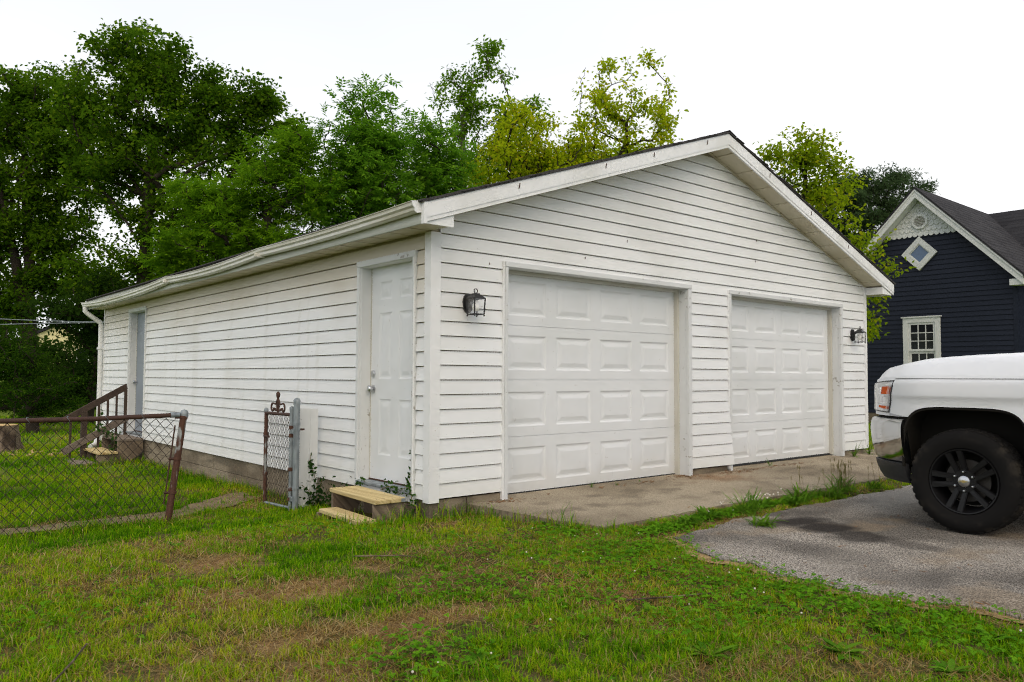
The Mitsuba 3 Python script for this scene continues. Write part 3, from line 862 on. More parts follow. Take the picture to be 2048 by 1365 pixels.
# ------------------------------------------------------------------ new wooden steps at the near door
S = thing('wooden_steps', 'short new yellow pine steps below the near entry door', 'steps')
STEP_R = trimesh.transformations.rotation_matrix(math.radians(-3.7), (0, 0, 1), (-.26, .62, 0))
turn = lambda m: (m.apply_transform(STEP_R), m)[1]
for k in range(2):
    add(S + '__tread', turn(beam((-.335 + k * .147, .155, .182), (-.335 + k * .147, 1.09, .182), .145, .038, ch=.006)), 'new_wood')
add(S + '__lower_tread', turn(beam((-.475, .175, .022), (-.475, .96, .022), .18, .038, ch=.006)), 'new_wood', label='lower plank of the new steps')
st = Polygon([(-.40, -.12), (-.40, .160), (-.115, .160), (-.115, .06), (-.22, -.12)])
for y in (.185, 1.02):
    m = extrude(st, .038)
    m.vertices = np.stack([m.vertices[:, 0], y + m.vertices[:, 2], m.vertices[:, 1]], 1)
    m.fix_normals()
    add(S + '__stringer', turn(m), 'old_wood', label='grey weathered side board of the new steps')
for y in (.225, .985):
    add(S + '__cleat', turn(bx(-.56, -.30, y, y + .038, -.10, .001, .003)), 'old_wood')
add(S + '__back_board', bx(-.055, -.035, .12, 1.02, -.06, .12, .003), 'old_wood')
add(S + '__tag', turn(bx(-.16, -.12, .148, .1545, .168, .198)), 'galvanized', label='small stapled lumber tag')
for k in range(2):
    for y in (.20, 1.04):
        for dx in (-.035, .035):
            add(S + '__screw', turn(lathe([(0, 0), (.006, 0), (.006, .0015), (0, .002)], 'z', (-.335 + k * .147 + dx, y, .2005), 8)), 'black_iron')
# ------------------------------------------------------------------ gate, its post, filler boards
P = thing('gate_post', 'grey galvanized fence post hinging the small open gate', 'post')
px_, py_ = -.375, 1.82
add(P + '__post', tube([(px_, py_, -.4), (px_, py_, .985)], .031, 20), 'galvanized', 40)
add(P + '__cap', lathe([(.035, -.03), (.036, .0), (.034, .015), (.022, .032), (0, .04)], 'z', (px_, py_, .985), 20), 'galvanized', 40)
for z in (.12, .70, .72):
    add(P + '__band', lathe([(.034, -.015), (.037, -.013), (.037, .013), (.034, .015)], 'z', (px_, py_, z if z != .72 else .76), 20), 'galvanized')
add(P + '__hinge_bolt', tube([(px_ + .03, py_, .705), (px_ + .085, py_, .705)], .009, 8), 'rust_brown', 40)
g = thing('garden_gate', 'narrow chain link gate with rusty scrollwork standing open along the side wall', 'gate')
gx, ga, gb = -.385, 1.915, 2.545
add(g + '__frame', cat_([tube([(gx, ga, -.12), (gx, ga, .915)], .020, 14), tube([(gx, ga, -.09), (gx, gb, -.11)], .016, 10)]), 'galvanized', 40)
add(g + '__frame', cat_([tube([(gx, gb, -.13), (gx, gb, .88)], .020, 14)]), 'rusty_steel', 40)
add(g + '__top_bar', tube([(gx, ga, .85), (gx, gb, .845)], .017, 12), 'rust_brown', 40)
for y, z in ((ga, .915), (gb, .88)):
    add(g + '__cap', lathe([(.023, -.02), (.024, .0), (.02, .014), (0, .026)], 'z', (gx, y, z), 14), 'galvanized', 40)
for y, z in ((ga, .64), (ga, .72), (ga, .0), (gb, .62), (gb, .2), (ga, .3), (ga + .06, .10)):
    add(g + '__clamp', lathe([(.021, -.02), (.027, -.018), (.027, .018), (.021, .02)], 'z', (gx, y if y != ga + .06 else ga, z), 14), 'rusty_steel')
add(g + '__hinge', bx(gx - .02, px_ + .03, py_ + .028, ga - .018, .66, .705, .004), 'galvanized')
add(g + '__hinge', bx(gx - .02, px_ + .03, py_ + .028, ga - .018, -.02, .03, .004), 'galvanized')
add(g + '__latch', tube([(gx - .03, gb - .03, .60), (gx - .03, gb - .14, .60)], .012, 8), 'rust_brown', 40)


def spiral(cy, cz, r0, r1, a0, a1, n=22):
    t = np.linspace(0, 1, n)
    r = r0 + (r1 - r0) * t
    a = a0 + (a1 - a0) * t
    return np.stack([np.full(n, gx), cy + r * np.cos(a), cz + r * np.sin(a)], 1)


oy = (ga + gb) / 2 + .02
scr = []
for s in (-1, 1):
    scr.append(tube(np.vstack([[(gx, oy + s * .012, 1.0)], [(gx, oy + s * .05, .945)], spiral(oy + s * .125, .905, .052, .018, math.pi / 2 + (0 if s < 0 else 0), math.pi / 2 - s * 4.9)]), .010, 8))
    scr.append(tube(spiral(oy + s * .055, .90, .035, .012, math.pi / 2 + s * .5, math.pi / 2 + s * 5.0, 16), .008, 7))
scr.append(tube([(gx, oy, .86), (gx, oy, 1.0), (gx, oy, 1.02)], [.012, .012, .010], 8))
scr.append(trimesh.creation.icosphere(2, .03).apply_scale((.7, .8, 1.25)).apply_translation((gx, oy, 1.045)))
add(g + '__scrollwork', cat_(scr), 'rust_brown', 40)


def chain_link(a, b, z0, z1, pitch, wr, seed=0, sag=0.0):
    """Zigzag wires between two ground points, one wire per half pitch, woven."""
    a, b = V3(*a), V3(*b)
    Lh = np.linalg.norm(b - a)
    d = (b - a) / Lh
    nrm = V3(-d[1], d[0], 0)
    r = np.random.default_rng(seed)
    nw = int(Lh / (pitch / 2))
    nz = int((z1 - z0) / (pitch * .54))
    wires = []
    for k in range(nw + 1):
        s0 = k * pitch / 2
        i = np.arange(nz + 1)
        s = s0 + np.where((i + k) % 2 == 0, -1, 1) * pitch * .25 + r.normal(0, .0016, nz + 1)
        z = z1 - (z1 - z0) * i / nz + r.normal(0, .0012, nz + 1)
        if sag:
            z = z - sag * np.sin(np.pi * np.clip(s / Lh, 0, 1)) * 1.0
        s = np.clip(s, 0, Lh)
        o = wr * 1.2 * np.where((i + k) % 2 == 0, 1, -1)
        q = a + d * s[:, None] + nrm * o[:, None]
        q[:, 2] = z
        wires.append(tube(q, wr, 4, False))
    return cat_(wires)


add(g + '__chain_link_mesh', chain_link((gx, gb - .015, 0), (gx, ga + .015, 0), -.10, .835, .062, .0023, 3), 'wire', kind='stuff')
B = thing('filler_boards', 'two upright white painted boards closing the gap between gate post and wall', 'board')
add(B + '__board', bx(-.292, -.166, 1.945, 1.965, -.13, .912, .002), 'weathered_white')
add(B + '__board', bx(-.163, -.075, 1.948, 1.968, -.13, .905, .002), 'weathered_white')
# ------------------------------------------------------------------ fence on the left
F = thing('chain_link_fence', 'rusty sagging chain link fence with a leaning end post', 'fence')
fy = 1.95
pb, pt = V3(-1.566, fy, -.14), V3(-1.438, fy, .885)
add(F + '__end_post', tube([pb + (pb - pt) * .25, pb, pt], .031, 20), 'rusty_steel', 40, label='leaning rust-streaked end post')
add(F + '__post_cap', lathe([(.035, -.035), (.037, -.01), (.036, .01), (.026, .027), (0, .036)], 'z', (-1.436, fy, .893), 20), 'galvanized', 40)
add(F + '__top_rail', tube([(-4.6, fy, .855), (-3.6, fy, .868), (-2.9, fy, .867), (-2.2, fy, .864), (-1.6, fy, .876), (-1.53, fy, .879)], .021, 14), 'rust_brown', 40)
add(F + '__rail_cup', tube([(-1.56, fy, .878), (-1.48, fy, .880)], [.026, .022], 14), 'galvanized', 40)
for t in (.97, .60, .30):
    q = pb + (pt - pb) * t
    m = lathe([(.033, -.014), (.037, -.012), (.037, .012), (.033, .014)], 'z', (0, 0, 0), 18)
    m.apply_transform(trimesh.geometry.align_vectors((0, 0, 1), (pt - pb) / np.linalg.norm(pt - pb)))
    m.apply_translation(q)
    add(F + '__band', m, 'rusty_steel')
    add(F + '__band_bolt', tube([q + (-.035, 0, 0), q + (-.075, 0, .002)], .012, 8), 'rust_brown', 40)
add(F + '__tension_bar', tube([pb + (pt - pb) * .20 + (-.06, 0, 0), pb + (pt - pb) * .90 + (-.065, 0, 0)], .007, 6), 'rust_brown', 40)
m = chain_link((-4.6, fy, 0), (-1.50, fy, 0), -.12, .85, .089, .0034, 7)
v = m.vertices
t = np.clip((-1.50 - v[:, 0]) / .5, 0, 1)
v[:, 0] -= (1 - t) * (.85 - v[:, 2]) * .128 / 1.0 * 1.0
v[:, 0] = np.minimum(v[:, 0], -1.50 - (.85 - v[:, 2]) * .125 - .005)
v[:, 1] += .012 * np.sin(v[:, 0] * 3.1 + v[:, 2] * 2)
m.vertices = v
add(F + '__chain_link_mesh', m, 'wire', kind='stuff')
ties = []
for x in np.arange(-4.5, -1.6, .30):
    ties.append(tube([(x + .012 * math.sin(t * 2), fy + .024 * math.cos(t), .867 + .026 * math.sin(t)) for t in np.linspace(0, 6.0, 14)], .002, 4))
add(F + '__wire_ties', cat_(ties), 'galvanized', kind='stuff')
add(F + '__line_post', tube([(-4.62, fy, -.5), (-4.60, fy, .84)], .028, 12), 'rust_brown', 40)
# ------------------------------------------------------------------ old stairs at the far door
A = thing('porch_stairs', 'weathered wooden stairs with a brown handrail at the blue-grey door', 'stairs')
ya, yb = 8.36, 9.42
gz = float(ground_z(-.6, 8.9))
add(A + '__landing', bx(-.40, -.01, ya, yb, .155, .195, .004), 'grey_wood')
for k, (x0, x1, z) in enumerate(((-.70, -.41, -.005), (-1.02, -.72, -.165))):
    add(A + '__tread', bx(x0, x1, ya - .02, yb - .02, z - .038, z, .004), 'new_wood' if k == 0 else 'grey_wood', label='fresh yellow replacement tread' if k == 0 else None)
for y in (ya + .01, yb - .05):
    q = Polygon([(-1.0, gz - .1), (-1.0, -.21), (-.72, -.21), (-.72, -.05), (-.41, -.05), (-.41, .153), (-.02, .153), (-.02, -.02), (-.35, gz - .1)])
    m = extrude(q, .038)
    m.vertices = np.stack([m.vertices[:, 0], y + m.vertices[:, 2], m.vertices[:, 1]], 1)
    m.fix_normals()
    add(A + '__stringer', m, 'old_wood')
yr = 9.36
add(A + '__newel_post', bx(-.74, -.65, yr, yr + .09, gz - .1, .62, .004), 'dark_wood')
add(A + '__newel_post', bx(-.07, -.015, yr, yr + .05, .19, 1.04, .004), 'dark_wood')
add(A + '__hand_rail', beam((-1.02, yr + .06, .46), (-.01, yr + .06, 1.05), .045, .105, ch=.005), 'dark_wood')
add(A + '__bottom_rail', beam((-1.02, yr + .0, -.06), (-.02, yr + .0, .50), .045, .115, ch=.005), 'grey_wood')
for x in (-.90, -.47, -.33, -.19):
    zt = 1.05 + (x + .01) * .584
    add(A + '__baluster', bx(x - .017, x + .017, yr + .022, yr + .05, zt - .90 if x > -.8 else gz, zt - .03, .002), 'dark_wood')
# ------------------------------------------------------------------ stump
rs = np.random.default_rng(5)
u = np.linspace(0, 2 * np.pi, 41)[:-1]
prof = [(-.25, .62), (-.12, .52), (.0, .40), (.14, .335), (.30, .31), (.42, .30), (.50, .295)]
rings = []
for z, r in prof:
    lob = 1 + .14 * np.cos(u * 5 + .6) * np.clip((.32 - z) / .5, 0.05, 1) + .05 * np.cos(u * 9 + 1) + .03 * rs.normal(0, 1, len(u))
    rings.append(np.stack([-1.62 + r * lob * np.cos(u), 11.7 + r * lob * np.sin(u), np.full(len(u), z - .2)], 1))
k = len(u)
i, j = np.meshgrid(np.arange(len(prof) - 1), np.arange(k), indexing='ij')
a, b = i * k + j, i * k + (j + 1) % k
q = np.stack([a, b, b + k, a + k], -1).reshape(-1, 4)
S_ = thing('tree_stump', 'cut tree stump with flared roots on the grass behind the fence', 'stump')
add(S_ + '__bark', trimesh.Trimesh(np.vstack(rings), np.vstack([q[:, [0, 1, 2]], q[:, [0, 2, 3]]]), process=False), 'stump_bark', True)
top = Polygon(rings[-1][:, :2])
m = extrude(top.buffer(-.012), .016)
m.apply_translation((0, 0, .296))
add(S_ + '__cut_face', m, 'cut_wood')
chips = []
for _ in range(46):
    x, y = rs.normal(-1.35, .55), rs.normal(10.9, .3)
    c = trimesh.creation.box(extents=(rs.uniform(.03, .14), rs.uniform(.02, .06), .02))
    c.apply_transform(trimesh.transformations.euler_matrix(rs.uniform(-.4, .4), rs.uniform(-.4, .4), rs.uniform(0, 3)))
    chips.append(c.apply_translation((x, y, float(ground_z(x, y)) + .02)))
add('wood_chips', cat_(chips), 'cut_wood', label='pale wood chips scattered on the grass by the stump', kind='stuff')

# ------------------------------------------------------------------ navy house
H = thing('navy_house', 'dark navy clapboard house with white gable trim and diamond window', 'house')
HX, AY, AZ, HS = 15.0, 1.99, 5.57, 1.02          # gable wall plane, ridge y and height at the rake's top edge, roof slope
HY0, HY1 = .075, 3.905
under = lambda y, d=0.0: AZ - .19 - HS * abs(y - AY) - d
zb0 = .42
wall = Polygon([(HY0, -.2), (HY1, -.2), (HY1, under(HY1)), (AY, under(AY)), (HY0, under(HY0))])
wins = sbox(1.66, 1.0, 2.36, 2.58)
m = on_side(extrude(wall.difference(wins), .12), HX + .12)
add(H + '__gable_wall', m, 'navy_siding')
SCZ = 4.52
for i in range(38):
    z = zb0 + i * .11
    row = sbox(HY0 + .06, z, HY1 - .06, min(z + .11, SCZ + .05)).intersection(Polygon([(HY0, 0), (HY1, 0), (HY1, under(HY1)), (AY, under(AY)), (HY0, under(HY0))])).difference(sbox(1.60, .9, 2.42, 2.66))
    for q in getattr(row, 'geoms', [row]):
        if q.area > .003:
            add(H + '__gable_wall__siding_board', on_side(clap(q, z, .11, .020, 0, i, slot=0), HX), 'navy_siding')
add(H + '__gable_wall__corner_board', bx(HX - .03, HX, HY0 - .02, HY0 + .06, .3, under(HY0) - .01), 'navy_siding')
add(H + '__foundation', bx(HX - .01, HX + .3, HY0, HY1, -.4, zb0 - .004), 'block')
# fish-scale shingles in the gable
scale_ = Polygon([(-.058, .13), (-.058, .0)] + [(-.058 * math.cos(t), -.058 * math.sin(t)) for t in np.linspace(.15, math.pi - .15, 9)] + [(.058, 0), (.058, .13)])
for r in range(8):
    z = SCZ + .05 + r * .115
    half = (AZ - .20 - z) / HS
    n = int(2 * half / .118) + 2
    for c in range(n):
        y = AY + (c - (n - 1) / 2) * .118 + (.059 if r % 2 else 0)
        clipg = Polygon([(AY - 3, under(AY - 3, .01)), (AY, under(AY, .01)), (AY + 3, under(AY + 3, .01))])
        q = affinity.translate(scale_, y, z).intersection(clipg)
        if q.area > .002 and q.geom_type == 'Polygon':
            mm = extrude(q, .010)
            t = (q.bounds[3] - mm.vertices[:, 1]) / .19
            mm.vertices[:, 2] += .004 + .026 * np.clip(t, 0, 1)
            add(H + '__gable_shingle', on_side(mm, HX - .004), 'house_white')
oct_ = Polygon([(math.cos(t) * .185 + AY, math.sin(t) * .185 + 4.86) for t in np.arange(8) * math.pi / 4 + math.pi / 8])
Vn = fresh(H + '__octagonal_vent')
add(Vn, on_side(extrude(oct_.difference(oct_.buffer(-.05)), .045), HX - .036), 'house_white')
for k in range(7):
    z = 4.86 - .105 + k * .034
    w = math.sqrt(max(.125 ** 2 - (z - 4.86) ** 2, .001))
    add(Vn + '__louver', beam((HX - .058, AY - w, z), (HX - .058, AY + w, z), .03, .008, (.6, 0, 1)), 'house_white')
add(Vn + '__backing', on_side(extrude(oct_.buffer(-.045), .004), HX - .038), 'brown_gap')
# diamond window
cy, cz, hd = 2.02, 4.12, .395
dia = lambda h: Polygon([(cy - h, cz), (cy, cz - h), (cy + h, cz), (cy, cz + h)])
Dw = fresh(H + '__diamond_window')
add(Dw + '__frame', on_side(extrude(dia(hd).difference(dia(.235)), .045), HX - .023), 'house_white')
add(Dw + '__sash', on_side(extrude(dia(.236).difference(dia(.205)), .02), HX - .023), 'house_white')
add(Dw + '__pane', on_side(extrude(dia(.206), .004), HX - .023), 'window_blue')
# sash window
Wn = fresh(H + '__sash_window')
wy0, wy1, wz0, wz1 = 1.60, 2.42, 1.05, 2.64
add(Wn + '__casing', bx(HX - .045, HX + .01, wy0, wy0 + .11, wz0, wz1 - .111), 'house_white')
add(Wn + '__casing', bx(HX - .045, HX + .01, wy1 - .11, wy1, wz0, wz1 - .111), 'house_white')
add(Wn + '__casing', bx(HX - .045, HX + .01, wy0, wy1, wz1 - .11, wz1), 'house_white')
add(Wn + '__head_cap', bx(HX - .075, HX + .01, wy0 - .03, wy1 + .03, wz1 + .001, wz1 + .03), 'house_white')
add(Wn + '__sill', bx(HX - .07, HX + .01, wy0 - .03, wy1 + .03, wz0 - .05, wz0 - .001), 'house_white')
a0, a1, z1 = wy0 + .112, wy1 - .112, wz1 - .112
zm = z1 - .66
for z0_, z1_, xo in ((zm, z1, .0), (wz0 + .002, zm - .004, .03)):
    fr = sbox(a0, z0_, a1, z1_).difference(sbox(a0 + .05, z0_ + .05, a1 - .05, z1_ - .05))
    add(Wn + '__sash', on_side(extrude(fr, .03), HX + xo + .01), 'house_white')
    gw, gh = (a1 - a0 - .1) / 3, (z1_ - z0_ - .1) / 3
    bars = [bx(HX + xo - .012, HX + xo + .004, a0 + .05 + gw * k - .009, a0 + .05 + gw * k + .009, z0_ + .05, z1_ - .05) for k in (1, 2)]
    bars += [bx(HX + xo - .010, HX + xo + .004, a0 + .05, a1 - .05, z0_ + .05 + gh * k - .009, z0_ + .05 + gh * k + .009) for k in (1, 2)]
    add(Wn + '__glazing_bars', cat_(bars), 'house_white')
    for c in range(3):
        for r in range(3):
            add(Wn + '__pane', bx(HX + xo + .005, HX + xo + .009, a0 + .05 + gw * c, a0 + .05 + gw * (c + 1), z0_ + .05 + gh * r, z0_ + .05 + gh * (r + 1)), 'window_dark')
# roofs
RX = HX - .3
for s in (-1, 1):
    ye = AY + s * 2.13
    ze = AZ - HS * 2.13
    rk = Polygon([(AY, AZ - .19), (ye, ze - .19), (ye, ze), (AY, AZ)])
    add(H + '__rake_board', on_side(extrude(rk, .03), RX + .03), 'house_white')
    tr = Polygon([(AY, AZ - .045), (ye - s * .001, ze - .045), (ye, ze + .004), (AY, AZ + .004)])
    add(H + '__rake_board', on_side(extrude(tr, .02), RX), 'house_white')
    so = Polygon([(AY, AZ - .185), (ye, ze - .185), (ye, ze - .165), (AY, AZ - .165)])
    add(H + '__soffit', on_side(extrude(so, .27), RX + .301), 'house_white')
    roof = Polygon([(AY, AZ + .006), (ye + s * .04, ze + .006 - HS * .04), (ye + s * .04, ze + .05 - HS * .04), (AY, AZ + .05)])
    R_ = fresh(H + '__roof')
    add(R_, on_side(extrude(roof, 4.6 if s < 0 else 8), RX + (4.6 if s < 0 else 8) - .03), 'house_shingle')
    co = []
    for k in range(21):
        t0 = 2.16 - k * .105
        t1 = max(t0 - .12, 0)
        q = Polygon([(AY + s * t0, AZ - HS * t0 + .052), (AY + s * t1, AZ - HS * t1 + .052), (AY + s * t1, AZ - HS * t1 + .056), (AY + s * t0, AZ - HS * t0 + .066)])
        if q.area > 1e-5:
            co.append(on_side(extrude(q, 4.55), RX + 4.55 - .03))
    add(R_ + '__shingle_courses', cat_(co), 'house_shingle', kind='stuff')
ye = AY - 2.13
add(H + '__eave_return', bx(RX + .031, HX + .02, ye, HY0 + .05, AZ - HS * 2.13 - .19, AZ - HS * 2.13 - .06), 'house_white')
# main block to the right, its ridge along y
MX, MZ = HX + 4.25, AZ + .05
pl = Polygon([(MX, MZ), (MX - 2.2, MZ - 2.2 * HS), (MX - 2.2, MZ - 2.2 * HS - .06), (MX, MZ - .06)])
for s in (0, 1):
    q = affinity.scale(pl, -1, 1, origin=(MX, 0)) if s else pl
    m = extrude(q, 10.0)
    m.vertices = np.stack([m.vertices[:, 0], -7 + m.vertices[:, 2], m.vertices[:, 1]], 1)
    m.fix_normals()
    add(H + '__main_roof', m, 'house_shingle')
co = []
for k in range(21):
    t0 = 2.22 - k * .105
    t1 = max(t0 - .12, 0)
    q = Polygon([(MX - t0, MZ - HS * t0 + .002), (MX - t1, MZ - HS * t1 + .002), (MX - t1, MZ - HS * t1 + .006), (MX - t0, MZ - HS * t0 + .016)])
    m = extrude(q, 9.1)
    m.vertices = np.stack([m.vertices[:, 0], -7 + m.vertices[:, 2], m.vertices[:, 1]], 1)
    m.fix_normals()
    co.append(m)
add(H + '__main_roof__shingle_courses', cat_(co), 'house_shingle', kind='stuff')
add(H + '__main_wall', bx(MX - 1.9, MX + 1.9, -6.8, HY1, -.2, 3.4), 'navy_siding')
add(H + '__side_wall', bx(HX + .13, MX - 1.9, HY0 + .0, HY0 + .12, -.2, under(HY0)), 'navy_siding')
add(H + '__side_wall', bx(HX + .13, MX - 1.9, HY1 - .12, HY1, -.2, under(HY1)), 'navy_siding')
add(H + '__porch_post', bx(MX - 2.3, MX - 2.18, -.42, -.30, -.2, 3.3), 'pale_blue')
add(H + '__porch_post__base', bx(MX - 2.36, MX - 2.12, -.48, -.24, -.2, .9), 'pale_blue')

# far cream house seen through the trees
Y = thing('cream_house', 'far cream house with grey gable roof glimpsed through the left trees', 'house')
hx, hy = 8.6, 62.0
q = Polygon([(-3, -1.2), (3, -1.2), (3, 3.4), (0, 5.0), (-3, 3.4)])
m = extrude(q, 6)
R2 = np.eye(4)
R2[:3, :3] = np.array([[.99, .14, 0], [-.14, .99, 0], [0, 0, 1]])


def yard(m):
    v = m.vertices
    m = trimesh.Trimesh(np.stack([v[:, 0], -v[:, 2], v[:, 1]], 1), m.faces, process=False)
    m.apply_transform(R2)
    m.apply_translation((hx, hy, 0))
    return m


m.apply_translation((0, 0, -6))
add(Y + '__wall', yard(m), 'cream_wall')
for s in (-1, 1):
    q = Polygon([(0, 5.05), (s * 3.4, 3.25), (s * 3.4, 3.45), (0, 5.3)])
    m = extrude(q, 6.6)
    m.apply_translation((0, 0, -6.3))
    m = yard(m)
    m.fix_normals()
    add(Y + '__roof', m, 'house_shingle')
for x in (-1.0, 1.6):
    w = fresh(Y + '__window')
    m = bx(x - .45, x + .45, 1.9, 3.2, .001, .05)
    add(w, yard(m), 'house_white')
    add(w + '__pane', yard(bx(x - .35, x + .35, 2.0, 3.1, .051, .06)), 'window_dark')

# power lines
for k, pts in enumerate((((-7.46, 22.23, 3.01), (-1.015, 16.78, 2.579), (.824, 15.22, 2.511), (4.2, 12.4, 2.60)), ((-7.46, 22.56, 1.95), (-.98, 17.02, 2.459), (.873, 15.44, 2.518), (4.2, 12.5, 2.60)))):
    import scipy.interpolate
    p = np.array(pts, float)
    c = scipy.interpolate.CubicSpline(p[:, 0], p)(np.linspace(p[0, 0], p[-1, 0], 30))
    tag(add('power_line', tube(c, .011, 5), 'galvanized', True), ('upper' if k == 0 else 'lower') + ' of two thin grey wires crossing the dark left trees', 'power line')

# ------------------------------------------------------------------ pickup truck
K = thing('pickup_truck', 'white pickup truck with chrome bumper and black wheels nosing in from the right', 'truck')
TX, TYN, TG = 3.83, -2.36, DRIVE_Z            # centre line, nose, ground


def hw(u):
    u = np.asarray(u, float)
    return 1.005 * (1 - .40 * (np.clip(.66 - u, 0, .66) / .66) ** 2.5)


def zc(u):
    return np.interp(u, [0, .04, .10, .25, .42, .55, .75, 1.1, 1.8], [1.295, 1.338, 1.366, 1.396, 1.428, 1.442, 1.455, 1.468, 1.476])


ze = lambda u: np.interp(u, [0, .1, .3, .6, 1.2, 1.8], [1.225, 1.244, 1.262, 1.270, 1.268, 1.262])
FR = [(1.18, .985), (1.11, 1.0), (1.09, .990), (1.06, .983), (1.02, .984), (.97, .992), (.9, .998), (.7, .99), (.58, .965), (.5, .92)]


def section(u):
    c, e, h = float(zc(u)), float(ze(u)), float(hw(u))
    k = max(c - e, .02)
    p = [(0, c), (.3 * h, c - .002), (.55 * h, c - .08 * k), (.72 * h, c - .22 * k), (.82 * h, c - .50 * k), (.895 * h, e + .16 * k), (.925 * h, e + .01), (.938 * h, e - .004), (.944 * h, e - .02), (.968 * h, e - .038), (.985 * h, e - .062)]
    p += [(f * h, min(z, e - .075)) for z, f in FR]
    p += [(0, .5)]
    return p


us = np.concatenate([np.linspace(0, .12, 7), np.linspace(.15, .7, 15), np.linspace(.76, 1.72, 15)])
rings = []
for u in us:
    s = section(u)
    r = [(x, z) for x, z in s] + [(-x, z) for x, z in s[1:-1][::-1]]
    rings.append(np.array([(TX - x, TYN - u, z) for x, z in r]))
k = len(rings[0])
v = np.vstack(rings)
i, j = np.meshgrid(np.arange(len(us) - 1), np.arange(k), indexing='ij')
a, b = i * k + j, i * k + (j + 1) % k
q = np.stack([a, b, b + k, a + k], -1).reshape(-1, 4)
f = np.vstack([q[:, [0, 1, 2]], q[:, [0, 2, 3]]])
n0 = len(v)
v = np.vstack([v, [(TX, TYN - us[0], .9), (TX, TYN - us[-1], .9)]])
j = np.arange(k)
f = np.vstack([f, np.stack([np.full(k, n0), (j + 1) % k, j], 1), np.stack([np.full(k, n0 + 1), (len(us) - 1) * k + j, (len(us) - 1) * k + (j + 1) % k], 1)])
body = trimesh.Trimesh(v, f, process=True)
if body.volume < 0:
    body.invert()
man = lambda m: m3.Manifold(m3.Mesh(np.asarray(m.vertices, np.float32), np.asarray(m.faces, np.uint32)))
WY, WZ, WR = -3.22, TG + .408, .408
th = np.linspace(0, 2 * np.pi, 80)[:-1]
sup = lambda ax, az, n, zlo=-9: Polygon([(WY + ax * np.sign(math.cos(t)) * abs(math.cos(t)) ** (2 / n), WZ + az * np.sign(math.sin(t)) * abs(math.sin(t)) ** (2 / n)) for t in th])
arch = sup(.475, .578, 4.8)


def across(poly, x0, x1):
    m = on_side(extrude(poly, x1 - x0), x1)
    if m.volume < 0:
        m.invert()
    return m


mb = man(body)
for x0, x1 in ((TX - 1.2, TX - .62), (TX + .62, TX + 1.2)):
    mb = mb - man(across(arch, x0, x1))
mb = mb - man(bx(TX - 1.3, TX + 1.3, TYN - .45, TYN + .1, .3, .928))
add(K + '__body', mb, 'truck_paint', 32)
for sx, x0, x1 in ((0, TX - .98, TX - .60), (1, TX + .60, TX + .98)):
    a2 = arch.buffer(-.003)
    add(K + '__wheel_well', cat_([across(a2.difference(arch.buffer(-.02)).intersection(sbox(-9, .52, 9, 9)), x0, x1), across(a2.intersection(sbox(-9, .3, 9, 9)), *((x1 - .06, x1 - .04) if sx == 0 else (x0 + .04, x0 + .06)))]), 'dark_void')
add(K + '__undercarriage', bx(TX - .6, TX + .6, TYN - 5.2, TYN - .35, .38, .56), 'dark_void')
add(K + '__undercarriage', bx(TX - .56, TX + .56, TYN - .40, TYN - .05, .42, .90), 'dark_void')


def frac(z):
    zz = np.array([q[0] for q in FR][::-1])
    ff = np.array([q[1] for q in FR][::-1])
    return np.interp(z, zz, ff)


def side_pt(u, z, off=0.0, side=-1):
    h = hw(u)
    dh = (hw(u + .01) - hw(u - .01)) / .02
    nx, ny = 1 / np.sqrt(1 + dh ** 2), dh / np.sqrt(1 + dh ** 2)
    e = ze(u)
    fz = np.where(z > e - .075, np.interp(z, [1.10, 1.18, 1.235], [1.0, .985, .955]), frac(z))
    return np.stack([TX + side * (h * fz + off * nx), TYN - u + off * ny, z + 0 * u], -1)


def patch(corners, off, back=.03, n=12, side=-1):
    """A curved plate lying on the body's side; corners (u, z): lower rear, lower front, upper front, upper rear."""
    c = np.array(corners, float)
    s, t = np.meshgrid(np.linspace(0, 1, n), np.linspace(0, 1, n), indexing='ij')
    uz = c[0] * ((1 - s) * (1 - t))[..., None] + c[1] * (s * (1 - t))[..., None] + c[2] * (s * t)[..., None] + c[3] * ((1 - s) * t)[..., None]
    o = side_pt(uz[..., 0], uz[..., 1], off, side).reshape(-1, 3)
    bk = side_pt(uz[..., 0], uz[..., 1], -back, side).reshape(-1, 3)
    i, j = np.meshgrid(np.arange(n - 1), np.arange(n - 1), indexing='ij')
    a = (i * n + j).ravel()
    f1 = np.vstack([np.stack([a, a + n, a + n + 1], 1), np.stack([a, a + n + 1, a + 1], 1)])
    ed = np.concatenate([np.arange(n) * n, (n - 1) * n + np.arange(1, n), (np.arange(n - 1)[::-1]) * n + n - 1, np.arange(1, n - 1)[::-1]])
    e2 = np.roll(ed, -1)
    N = n * n
    f = np.vstack([f1, f1[:, ::-1] + N, np.stack([ed, e2 + N, e2], 1), np.stack([ed, ed + N, e2 + N], 1)])
    m = trimesh.Trimesh(np.vstack([o, bk]), f, process=False)
    m.fix_normals()
    return m


